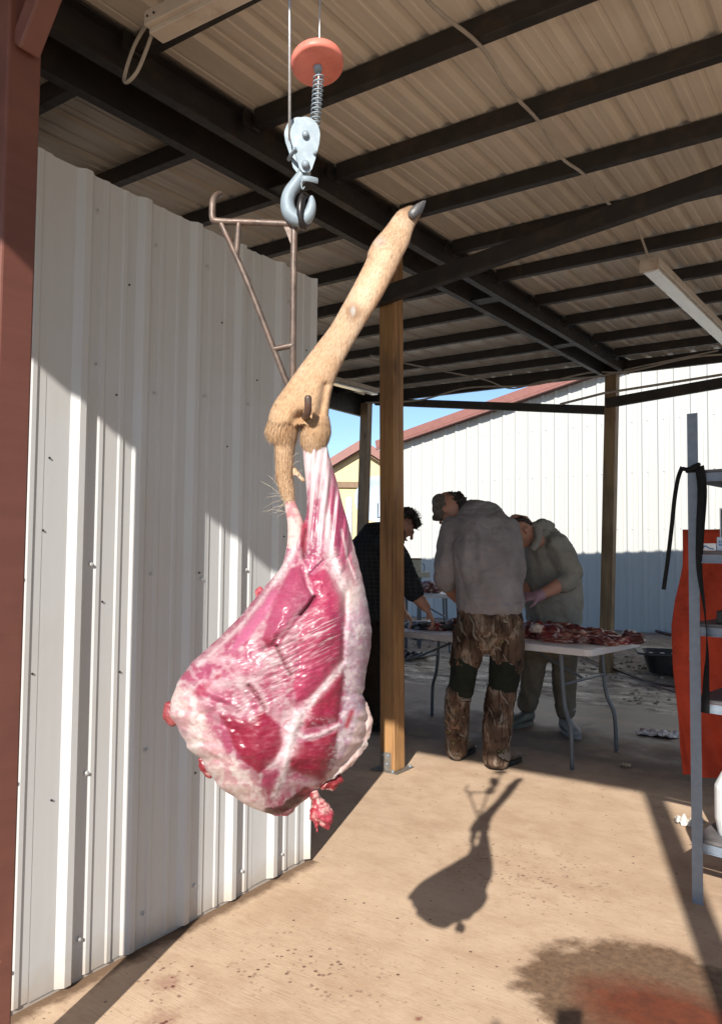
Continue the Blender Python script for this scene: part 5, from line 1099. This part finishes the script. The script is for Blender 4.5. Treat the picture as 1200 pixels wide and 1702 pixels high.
# ================================================================== TABLES AND WHAT LIES ON THEM
def folding_table(label, c1, ang, L_=1.83, Wd=0.74, zt=0.742, legs=True):
    """c1: front right corner; long axis runs to the left"""
    u = Vector((-math.cos(ang), math.sin(ang), 0)); v_ = Vector((math.sin(ang), math.cos(ang), 0)); c1 = Vector(c1)
    t = thing('folding_table', label, 'table', (c1.x, c1.y, 0))
    bm = bmesh.new(); outl = []; r_ = 0.055
    for (cx, cy, a0) in ((r_, r_, 180), (L_-r_, r_, 270), (L_-r_, Wd-r_, 0), (r_, Wd-r_, 90)):
        for k in range(7): a = R(a0+15*k); outl.append((cx+r_*math.cos(a), cy+r_*math.sin(a)))
    rings = []
    for z, ins in ((zt-0.045, 0.006), (zt-0.040, 0.0), (zt-0.006, 0.0), (zt, 0.006)):
        rings.append([bm.verts.new(Vector((0, 0, z)) + Vector((c1.x, c1.y, 0)) + u*(L_/2+(a-L_/2)*(1-2*ins/L_)) + v_*(Wd/2+(b-Wd/2)*(1-2*ins/Wd))) for a, b in outl])
    bm.faces.new(rings[0]); bm.faces.new(rings[-1]); n_ = len(outl)
    for q0, q1 in zip(rings[:-1], rings[1:]):
        for k in range(n_): bm.faces.new((q0[k], q0[(k+1) % n_], q1[(k+1) % n_], q1[k]))
    put('tabletop', mesh(bm), 'plastic_white', t)
    def P(a, b, z): return Vector((c1.x, c1.y, z))+u*a+v_*b
    for a, sg in ((0.24, -1), (L_-0.24, 1)):
        for b, sb in ((0.085, -1), (Wd-0.085, 1)):
            put('leg', tubem(smoothpts([P(a, b, zt-0.05), P(a+0.01*sg, b, 0.52), P(a+0.03*sg, b+0.005*sb, 0.36), P(a+0.075*sg, b+0.02*sb, 0.24), P(a+0.085*sg, b+0.025*sb, 0.012)], 5), 0.0135, 10), 'legsteel', t)
        put('crossbar', tubem([P(a+0.012*sg, 0.085, 0.50), P(a+0.012*sg, Wd-0.085, 0.50)], 0.010, 8), 'legsteel', t)
        put('brace', tubem([P(a+0.014*sg, Wd/2, 0.50), P(a-0.42*sg, Wd/2, zt-0.06)], 0.009, 8), 'legsteel', t)
    return P
TP = folding_table('long white plastic folding table the three people work at', (-1.465, 4.56, 0), R(8))
def chunk(name, label, cat, group, c, size, col, col2, col3, seed, ang=0.0, mat='meat', rough_=1.0, top=True):
    bm = bmesh.new(); bmesh.ops.create_icosphere(bm, subdivisions=4, radius=1.0); me = mesh(bm, True)
    ca, sa = math.cos(ang), math.sin(ang)
    for v in me.vertices:
        p = v.co; k = 1 + 0.45*mnoise.noise(p*1.3+Vector((seed, 0, 0))) + 0.26*rough_*mnoise.noise(p*3.1+Vector((0, seed, 0))) + 0.10*rough_*mnoise.noise(p*8+Vector((0, 0, seed)))
        q = Vector((p.x*size[0]*k, p.y*size[1]*k, p.z*size[2]*k)); q.z = max(q.z, -size[2]*0.55)
        v.co = Vector((c[0]+q.x*ca-q.y*sa, c[1]+q.x*sa+q.y*ca, c[2]+size[2]*0.55+q.z))
    me.update()
    if mat == 'meat':
        co = np.array([v.co for v in me.vertices]); s_ = 45.0; n1 = fbm(co[:, 0]*s_+co[:, 2]*31+seed, co[:, 1]*s_*0.5+co[:, 2]*s_, int(seed*7) % 50); n2 = fbm(co[:, 0]*80, co[:, 2]*120+co[:, 1]*60, int(seed*3) % 40+3)
        cc = np.zeros((len(co), 3)); cc[:] = col; cc = lerp(cc, col2, sstep(n1, 0.48, 0.60)); cc = lerp(cc, col3, sstep(n2, 0.58, 0.66)*0.9); colattr(me, cc)
    o = put(name, me, mat); return tag(o, label, cat, group)
RED, DRK, FAT = (0.20, 0.022, 0.022), (0.075, 0.010, 0.012), (0.55, 0.40, 0.34)
GR = 'raw meat heaped on the right end of the table'
zt = 0.7425
spots = [(0.02, 0.42, 0.10, 0.07, 0.030, 0, 'thin red meat cut nearest the right corner of the table, touching the dark hide'), (0.13, 0.34, 0.12, 0.08, 0.032, 1, 'dark flat meat cut left of the one at the table corner'),
 (0.27, 0.30, 0.13, 0.09, 0.045, 2, 'brownish fat streaked meat cut in the front row of the heap'), (0.42, 0.30, 0.14, 0.10, 0.055, 0, 'large red meat cut right of the pale bone end'), (0.55, 0.33, 0.11, 0.10, 0.060, 1, 'tall dark meat cut just left of the pale bone end'),
 (0.20, 0.48, 0.12, 0.09, 0.050, 1, 'dark meat cut in the back row towards the table end'), (0.36, 0.50, 0.14, 0.09, 0.055, 0, 'wide red meat cut in the back row below the thin bone'), (0.50, 0.52, 0.12, 0.10, 0.060, 2, 'brownish meat cut in the back row by the gloved hand'),
 (0.66, 0.40, 0.10, 0.10, 0.060, 1, 'dark meat cut at the heap end beside the camouflage trousers'), (0.05, 0.28, 0.09, 0.05, 0.016, 2, 'thin meat scrap lying flat near the right front table edge'), (0.30, 0.20, 0.11, 0.05, 0.018, 2, 'thin meat scrap lying flat in front of the heap')]
for k, (a, b, sx, sy, sz, pal, lb) in enumerate(spots):
    p = TP(a, b, zt); c_ = [((0.25, 0.030, 0.030), DRK, FAT), (DRK, (0.25, 0.03, 0.03), (0.46, 0.24, 0.18)), ((0.32, 0.08, 0.05), DRK, FAT)][pal]
    chunk('meat_cut', lb, 'meat', GR, (p.x, p.y, zt), (sx, sy, sz), *c_, seed=1.7*k+0.3, ang=random.uniform(-0.6, 0.6))
p = TP(0.50, 0.30, zt); chunk('bone_knuckle', 'round pale bone end among the meat on the long table', 'bone', None, (p.x, p.y-0.06, zt+0.045), (0.042, 0.04, 0.036), (0.68, 0.54, 0.46), (0.60, 0.36, 0.28), (0.75, 0.65, 0.55), 4.4)
p = TP(0.36, 0.40, zt+0.045); tag(put('rib_bone', tubem(smoothpts([p, p+Vector((-0.05, -0.04, 0.03)), p+Vector((-0.10, -0.06, 0.045)), p+Vector((-0.14, -0.07, 0.04))], 5), [(0.007, 0.004)]*16, 8), 'glove'), 'thin curved bone sticking up from the meat heap', 'bone')
chunk('hide_bundle', 'dark bundle of hide overhanging the right corner of the long table', 'hide', None, TP(-0.02, 0.52, zt), (0.085, 0.10, 0.05), (0.06, 0.012, 0.016), (0.025, 0.012, 0.012), (0.20, 0.06, 0.05), 9.1)
# left part of the table: meat under the hands, a plastic bag, dark hide
p = TP(1.42, 0.28, zt); chunk('hide_pelt', 'grey and black hide lying on the table under the reaching arm', 'hide', None, (p.x, p.y, zt), (0.20, 0.13, 0.040), (0.035, 0.028, 0.028), (0.012, 0.010, 0.010), (0.32, 0.30, 0.30), 2.2)
p = TP(1.30, 0.22, zt); chunk('meat_cut', 'small red and white meat piece held by the reaching hand', 'meat', None, (p.x, p.y, zt), (0.07, 0.045, 0.032), (0.36, 0.05, 0.04), (0.16, 0.02, 0.02), (0.70, 0.52, 0.45), 5.5)
p = TP(1.19, 0.40, zt); chunk('meat_cut', 'dark meat piece beside the clear plastic bag', 'meat', None, (p.x, p.y, zt), (0.12, 0.08, 0.055), (0.13, 0.022, 0.018), DRK, (0.40, 0.20, 0.14), 6.7)
def bag_mesh(c, w_, h_, seed):
    bm = bmesh.new(); tube(bm, [c+Z*0.0, c+Z*h_*0.35, c+Z*h_*0.75, c+Z*h_], [(w_, w_*0.7), (w_*1.05, w_*0.75), (w_*0.8, w_*0.55), (w_*0.9, w_*0.5)], 20, u0=RH); me = remesh(bm, 0.006, 1)
    disp(me, 0.020, 17, (1, 1, 0.7), True, seed); disp(me, 0.010, 45, (1, 1, 0.8), True, seed+2)
    for v in me.vertices: v.co.z = max(v.co.z, c.z+0.001)
    return me
p = TP(1.04, 0.27, zt); tag(put('plastic_bag', bag_mesh(Vector((p.x, p.y, zt+0.002)), 0.065, 0.16, 3), 'bag'), 'crumpled clear plastic bag standing on the table by the camouflage trousers', 'bag')
# second table further back and a small stand with a box
b2 = A(648, 990, 9.4)
TP2 = folding_table('further folding table seen behind the black shirted arm', (A(776, 985, 9.2).x, A(776, 985, 9.2).y, 0), R(-32), 1.5, 0.70, 0.80)
p = TP2(0.45, 0.30, 0.80); chunk('meat_cut', 'dark red meat joint with a white string on the further table', 'meat', None, (p.x, p.y, 0.80), (0.17, 0.10, 0.085), (0.15, 0.03, 0.022), (0.06, 0.014, 0.012), (0.60, 0.42, 0.34), 8.3)
sc_ = A(697, 955, 10.4)
stand = thing('utility_stand', 'beige topped stand on dark legs in front of the white building', 'stand', (sc_.x, sc_.y, 0))
bm = bmesh.new(); box(bm, (-0.22, -0.16, sc_.z-0.035), (0.13, 0.16, sc_.z+0.035), 0.008, (RH, FH, Z), Vector((sc_.x, sc_.y, 0))); put('top', mesh(bm), 'beige', stand)
for a, b in ((-0.18, -0.12), (0.0, -0.12), (-0.18, 0.12), (0.0, 0.12)):
    q = Vector((sc_.x, sc_.y, 0))+RH*a+FH*b; put('leg', tubem([(q.x, q.y, 0.03), (q.x, q.y, sc_.z-0.04)], 0.022, 8), 'legsteel', stand)
q = Vector((sc_.x, sc_.y, 0))-RH*0.06
bx = thing('beige_box', 'beige plastic box with a bent wire standing on the utility stand', 'box', (q.x, q.y, sc_.z+0.036))
bm = bmesh.new(); box(bm, (-0.10, -0.09, sc_.z+0.037), (0.08, 0.09, sc_.z+0.215), 0.012, (RH, FH, Z), q); put('case', mesh(bm), 'beige', bx)
bm = bmesh.new(); box(bm, (-0.104, -0.094, sc_.z+0.196), (0.084, 0.094, sc_.z+0.219), 0.004, (RH, FH, Z), q); put('lid', mesh(bm), 'tan', bx)
put('wire', tubem(smoothpts([q+RH*0.08+Z*(sc_.z+0.15), q+RH*0.125+Z*(sc_.z+0.13), q+RH*0.13+Z*(sc_.z+0.07), q+RH*0.12+Z*(sc_.z+0.04)], 4), 0.005, 6), 'black', bx)

# ================================================================== SHELF ON THE RIGHT
SA = R(-9); su = Vector((math.cos(SA), math.sin(SA), 0)); sv = Vector((-math.sin(SA), math.cos(SA), 0)); S0 = Vector((-0.642, 3.175, 0))
shelf = thing('metal_shelf', 'grey galvanised steel shelving unit at the right edge', 'shelf', S0)
SW, SD, SH = 0.92, 0.50, 1.852
def angle_post(o_, a, b):
    """L shaped upright; a, b the two leg directions"""
    bm = bmesh.new(); t = 0.0022; w_ = 0.040
    pts = [o_, o_+a*w_, o_+a*w_+b*t, o_+a*t+b*t, o_+a*t+b*w_, o_+b*w_]
    f = [bm.verts.new(q) for q in pts]; g = [bm.verts.new(q+Z*SH) for q in pts]; bm.faces.new(f); bm.faces.new(g)
    for k in range(6): bm.faces.new((f[k], f[(k+1) % 6], g[(k+1) % 6], g[k]))
    return mesh(bm)
for (a, b, da, db) in ((0, 0, su, sv), (SW, 0, -su, sv), (0, SD, su, -sv), (SW, SD, -su, -sv)):
    o_ = S0+su*a+sv*b; up_ = put('upright', angle_post(o_, da, db), 'galv', shelf)
    bm = bmesh.new(); box(bm, (-0.0012 if a == 0 else -0.042, -0.0012 if b == 0 else -0.040, 0.905), (0.042 if a == 0 else 0.0012, 0.040 if b == 0 else 0.0012, 0.913), 0, (su, sv, Z), o_); 
    if b == 0 and a == 0:
        bm.free(); bm = bmesh.new(); box(bm, (-0.0016, -0.0016, 0.906), (0.0405, 0.0002, 0.914), 0, (su, sv, Z), o_); put('joint', mesh(bm), 'galv', up_)
    else: bm.free()
LEV = (0.225, 0.745, 1.03, 1.305, 1.615)
for z in LEV:
    bm = bmesh.new(); box(bm, (0.004, 0.006, z+0.004), (SW-0.004, SD-0.006, z+0.016), 0.001, (su, sv, Z), S0); put('board', mesh(bm), 'board', shelf)
    bm = bmesh.new()
    for (a0, b0, a1_, b1_) in ((0.0415, 0.0005, SW-0.0415, 0.003), (0.0415, SD-0.003, SW-0.0415, SD-0.0005)): box(bm, (a0, b0, z-0.026), (a1_, b1_, z+0.003), 0, (su, sv, Z), S0); box(bm, (a0, b0-0.004, z-0.030), (a1_, b1_+0.004, z-0.0262), 0, (su, sv, Z), S0)
    put('rail', mesh(bm), 'galv', shelf)
    bm = bmesh.new()
    for a0 in (0.0005, SW-0.003): box(bm, (a0, 0.0415, z-0.026), (a0+0.0025, SD-0.0415, z+0.003), 0, (su, sv, Z), S0)
    put('side_rail', mesh(bm), 'galv', shelf)
def sp_(a, b, z): return S0+su*a+sv*b+Z*z
# black strap tied round the upright
strap = thing('black_strap', 'black webbing strap tied round the shelf upright with a loose end hanging', 'strap', sp_(0, 0, 1.64))
def ribbon(pts, wdir, w_, th=0.0015):
    pts = smoothpts(pts, 6); bm = bmesh.new(); rings = []
    for i, p in enumerate(pts):
        wd = wdir(i/(len(pts)-1)) if callable(wdir) else wdir; t = (pts[min(i+1, len(pts)-1)]-pts[max(i-1, 0)]).normalized(); n_ = t.cross(wd).normalized(); wv = n_.cross(t).normalized()
        rings.append([bm.verts.new(p+wv*a*w_/2+n_*b*th/2) for a, b in ((-1, -1), (1, -1), (1, 1), (-1, 1))])
    for q0, q1 in zip(rings[:-1], rings[1:]):
        for k in range(4): bm.faces.new((q0[k], q0[(k+1) % 4], q1[(k+1) % 4], q1[k]))
    bm.faces.new(rings[0]); bm.faces.new(rings[-1]); return mesh(bm, True)
bm = bmesh.new(); box(bm, (-0.007, -0.007, 1.622), (0.047, 0.046, 1.644), 0.004, (su, sv, Z), S0); put('wrap', mesh(bm), 'strap', strap)
put('knot', remesh((lambda b: (tube(b, [sp_(-0.012, -0.014, 1.638), sp_(0.01, -0.018, 1.632), sp_(0.03, -0.016, 1.642), sp_(0.048, -0.01, 1.652)], [0.009, 0.008, 0.010, 0.008], 10), b)[1])(bmesh.new()), 0.003, 1), 'strap', strap)
put('loose_end', ribbon([A(1134, 776, 2.90), A(1127, 795, 2.89), A(1121, 830, 2.89), A(1117, 870, 2.89), A(1110, 930, 2.89), A(1103, 980, 2.89)], RT, 0.016), 'strap', strap)
put('long_end', ribbon([sp_(0.048, -0.008, 1.645), sp_(0.058, -0.010, 1.55), sp_(0.050, -0.012, 1.40), sp_(0.045, -0.012, 1.25), sp_(0.062, -0.012, 1.10), sp_(0.070, -0.012, 0.95), sp_(0.065, -0.012, 0.84), sp_(0.060, -0.012, 0.715)], lambda t: (su*math.cos(3.0*t)+sv*math.sin(3.0*t)), 0.034), 'strap', strap)
# orange cloth hanging on the back of the shelf
V, Fc = [], []; NU, NV = 46, 70
lx = [(0, 1134, 880), (0.12, 1131, 940), (0.25, 1117, 1000), (0.38, 1113, 1040), (0.55, 1116, 1110), (0.72, 1122, 1180), (0.88, 1128, 1240), (1.0, 1137, 1287)]
for j in range(NV):
    t = j/(NV-1); xl = np.interp(t, [q[0] for q in lx], [q[1] for q in lx]); yv = np.interp(t, [q[0] for q in lx], [q[2] for q in lx])
    a = A(xl, yv, 3.78); zz = a.z
    for i in range(NU):
        s_ = i/(NU-1); base = Vector((a.x, a.y, zz)) + su*0.52*s_ + sv*(0.05*s_); fold = 0.022*math.sin(s_*25+1.6*math.sin(t*4)+0.6)*(0.25+0.75*t) + 0.024*math.sin(s_*10+t*3.5) + 0.012*math.sin(t*9+s_*5)
        V.append(base + sv*fold + Z*(0.012*math.sin(s_*7)*t))
for j in range(NV-1):
    for i in range(NU-1): Fc.append((j*NU+i, j*NU+i+1, (j+1)*NU+i+1, (j+1)*NU+i))
oc = tag(put('orange_cloth', pyd(V, Fc, True), 'orange'), 'bright orange cloth hanging behind the shelving unit', 'cloth')
sd_ = oc.modifiers.new('thickness', 'SOLIDIFY'); sd_.thickness = 0.004
# goods on the shelves
def carton(label, a, b, z, sx, sy, sz, mat, rot=0.0, cat='box', nm='carton'):
    t = thing(nm, label, cat, sp_(a, b, z)); r_ = Matrix.Rotation(rot, 3, 'Z'); ux = r_ @ su; uy = r_ @ sv
    bm = bmesh.new(); box(bm, (0, 0, 0), (sx, sy, sz), 0.002, (ux, uy, Z), sp_(a, b, z)); put('case', mesh(bm), mat, t)
    return t, ux, uy, sp_(a, b, z)
t, ux, uy, o_ = carton('dark green camouflage printed box standing on the upper shelf', 0.085, 0.10, 1.3225, 0.26, 0.07, 0.165, 'bark_dark')
bm = bmesh.new(); box(bm, (-0.0012, -0.0015, 0), (0.004, -0.0003, 0.165), 0, (ux, uy, Z), o_); box(bm, (0.004, -0.0015, 0.161), (0.26, -0.0003, 0.1655), 0, (ux, uy, Z), o_); put('white_edge', mesh(bm), 'whiteplastic', t)
t, ux, uy, o_ = carton('pale blue carton with printed lettering at the shelf edge', 0.098, 0.02, 1.3225, 0.16, 0.07, 0.052, 'bluebox')
bm = bmesh.new()
for r0, n_ in ((0.030, 9), (0.018, 7)):
    x = 0.008
    for k in range(n_):
        w_ = random.choice((0.004, 0.006, 0.007)); box(bm, (x, -0.0014, r0), (x+w_, -0.0004, r0+0.008), 0, (ux, uy, Z), o_); x += w_+0.003
put('print', mesh(bm), 'bluedark', t)
t, ux, uy, o_ = carton('flat white carton with a blue swirl at the left shelf end', 0.044, 0.012, 1.3225, 0.052, 0.09, 0.028, 'whiteplastic')
bm = bmesh.new(); tube(bm, smoothpts([o_+ux*0.006+Z*0.010-uy*0.0008, o_+ux*0.016+Z*0.018-uy*0.0008, o_+ux*0.028+Z*0.010-uy*0.0008, o_+ux*0.046+Z*0.006-uy*0.0008], 4), [(0.0006, 0.003)]*13, 6, u0=uy); put('swirl', mesh(bm), 'bluedark', t)
t, ux, uy, o_ = carton('black case with a small white label on the middle shelf', 0.09, 0.03, 1.0475, 0.30, 0.18, 0.048, 'black', nm='tool_case', cat='case')
bm = bmesh.new(); box(bm, (0.052, -0.0014, 0.014), (0.082, -0.0003, 0.036), 0, (ux, uy, Z), o_); lab_ = put('label_plate', mesh(bm), 'whiteplastic', t)
bm = bmesh.new(); o2 = o_-uy*0.0016+ux*0.058+Z*0.017
for q in ((0, 0, 0.0035, 0.016), (0.0035, 0, 0.012, 0.003), (0.0035, 0.0065, 0.010, 0.0095), (0.0035, 0.013, 0.012, 0.016)): box(bm, (q[0], -0.0006, q[1]), (q[2], -0.0001, q[3]), 0, (ux, uy, Z), o2)
put('letter', mesh(bm), 'black', lab_)
jug = thing('white_jug', 'white plastic jug on the lowest shelf', 'jug', sp_(0.16, 0.16, 0.2425))
bm = bmesh.new(); tube(bm, [sp_(0.122, 0.15, 0.246), sp_(0.122, 0.15, 0.30), sp_(0.122, 0.15, 0.42), sp_(0.122, 0.15, 0.47), sp_(0.122, 0.15, 0.50)], [(0.075, 0.075), (0.085, 0.085), (0.085, 0.085), (0.06, 0.06), (0.03, 0.03)], 20); put('bottle', remesh(bm, 0.005, 3), 'whiteplastic', jug)
put('cap', lathe([(0.024, 0), (0.024, 0.022), (0.0, 0.022)], 16, org=tuple(sp_(0.122, 0.15, 0.513))), 'bluedark', jug)
put('handle', tubem(smoothpts([sp_(0.122, 0.075, 0.47), sp_(0.122, 0.045, 0.45), sp_(0.122, 0.045, 0.38), sp_(0.122, 0.07, 0.35)], 4), 0.011, 8), 'whiteplastic', jug)
# things lying on the floor
def crumple(label, c, w_, h_, seed, mat='paper', nm='crumpled_paper', cat='paper'):
    bm = bmesh.new(); bmesh.ops.create_grid(bm, x_segments=14, y_segments=14, size=0.5); me = mesh(bm, True)
    for v in me.vertices:
        x, y = v.co.x, v.co.y; a = 0.5*mnoise.noise(Vector((x*4+seed, y*4, 0))); b = abs(mnoise.noise(Vector((x*5, y*5+seed, 1))))
        v.co = Vector((c[0]+w_*(x+a*0.2), c[1]+w_*0.7*(y+a*0.25), c[2]+0.004+h_*b*1.6))
    o = put(nm, me, mat); m_ = o.modifiers.new('thickness', 'SOLIDIFY'); m_.thickness = 0.0008; return tag(o, label, cat)
q = gp(1146, 1372); crumple('crumpled grey rag on the floor behind the shelf upright', (q.x, q.y, 0), 0.12, 0.035, 1, 'paper', 'floor_rag', 'rag')
q = gp(1040, 1275); crumple('small pale leaf scrap on the floor right of the table legs', (q.x, q.y, 0), 0.06, 0.02, 5, 'beige', 'dry_leaf', 'leaf')
q = gp(1093, 1222); crumple('dirty wet plastic scrap on the ground left of the orange cloth', (q.x, q.y, 0), 0.26, 0.03, 8, 'plastic_white', 'plastic_scrap', 'scrap')
# black drag tray with slotted rim
tc_ = gp(1108, 1124); tr = thing('black_tray', 'black plastic drag tray with a slotted rim lying on the gravel', 'tray', (tc_.x, tc_.y, 0))
bm = bmesh.new(); ta = RH*0.9-FH*0.25; ta.normalize(); tb = Vector((-ta.y, ta.x, 0)); g0 = ground_z(tc_.x, tc_.y)+0.03
def ring_(L1, W1, z, r_=0.10):
    o = []
    for (cx, cy, a0) in ((-L1+r_, -W1+r_, 180), (L1-r_, -W1+r_, 270), (L1-r_, W1-r_, 0), (-L1+r_, W1-r_, 90)):
        for k in range(6): an = R(a0+18*k); o.append(bm.verts.new(tc_*1.0 + ta*(0.26+cx+r_*math.cos(an)) + tb*(cy+r_*math.sin(an)) + Z*(z-tc_.z)))
    return o
prof_ = [(0.44, 0.24, g0), (0.50, 0.28, g0+0.20), (0.57, 0.34, g0+0.215), (0.575, 0.345, g0+0.20), (0.57, 0.34, g0+0.222), (0.495, 0.275, g0+0.207), (0.43, 0.23, g0+0.012)]
rg = [ring_(*q) for q in prof_]
for q0, q1 in zip(rg[:-1], rg[1:]):
    for k in range(24): bm.faces.new((q0[k], q0[(k+1) % 24], q1[(k+1) % 24], q1[k]))
bm.faces.new(rg[0]); bm.faces.new(rg[-1]); put('shell', mesh(bm), 'black', tr)
for k in range(9):
    o_ = tc_ + ta*(0.26-0.44+0.11*k) - tb*0.285 + Z*(g0+0.2195-tc_.z); bm = bmesh.new(); box(bm, (-0.020, -0.020, 0), (0.020, 0.020, 0.006), 0.002, (ta, tb, Z), o_); put('rim_rib', mesh(bm), 'conduit', tr)
# hoses on the ground
def hose(label, pts, r_=0.013):
    P_ = []
    for x, y in pts: q = gp(x, y); P_.append(Vector((q.x, q.y, max(ground_z(q.x, q.y), 0 if q.y < 6.7 else -1)+r_+0.012)))
    tag(put('hose', tubem(smoothpts(P_, 7), r_, 8), 'hose'), label, 'hose', 'garden hoses on the gravel')
hose('dark hose running from the timber post foot past the black tray', [(965, 1098), (1000, 1112), (1030, 1122), (1065, 1133), (1100, 1142), (1150, 1146), (1200, 1150)])
hose('thin dark hose curving just below the black tray', [(1018, 1116), (1050, 1126), (1085, 1140), (1125, 1152), (1180, 1158)], 0.009)
hose('red brown hose lying near the foot of the white building', [(1060, 1056), (1085, 1062), (1115, 1070), (1160, 1076)], 0.02)
q = gp(663, 1092); crumple('dark plastic sheet piece lying on the wet ground behind the timber post', (q.x+0.1, q.y, 0), 0.5, 0.08, 12, 'black', 'plastic_sheet', 'sheet')
b_ = gp(705, 1070); bm = bmesh.new(); box(bm, (-0.16, -0.1, b_.z+ground_z(b_.x, b_.y)), (0.16, 0.1, 0.13), 0.01, (RH, FH, Z), Vector((b_.x, b_.y, 0))); tag(put('dark_bin', mesh(bm), 'black'), 'low black bin on the ground under the left end of the table', 'bin')
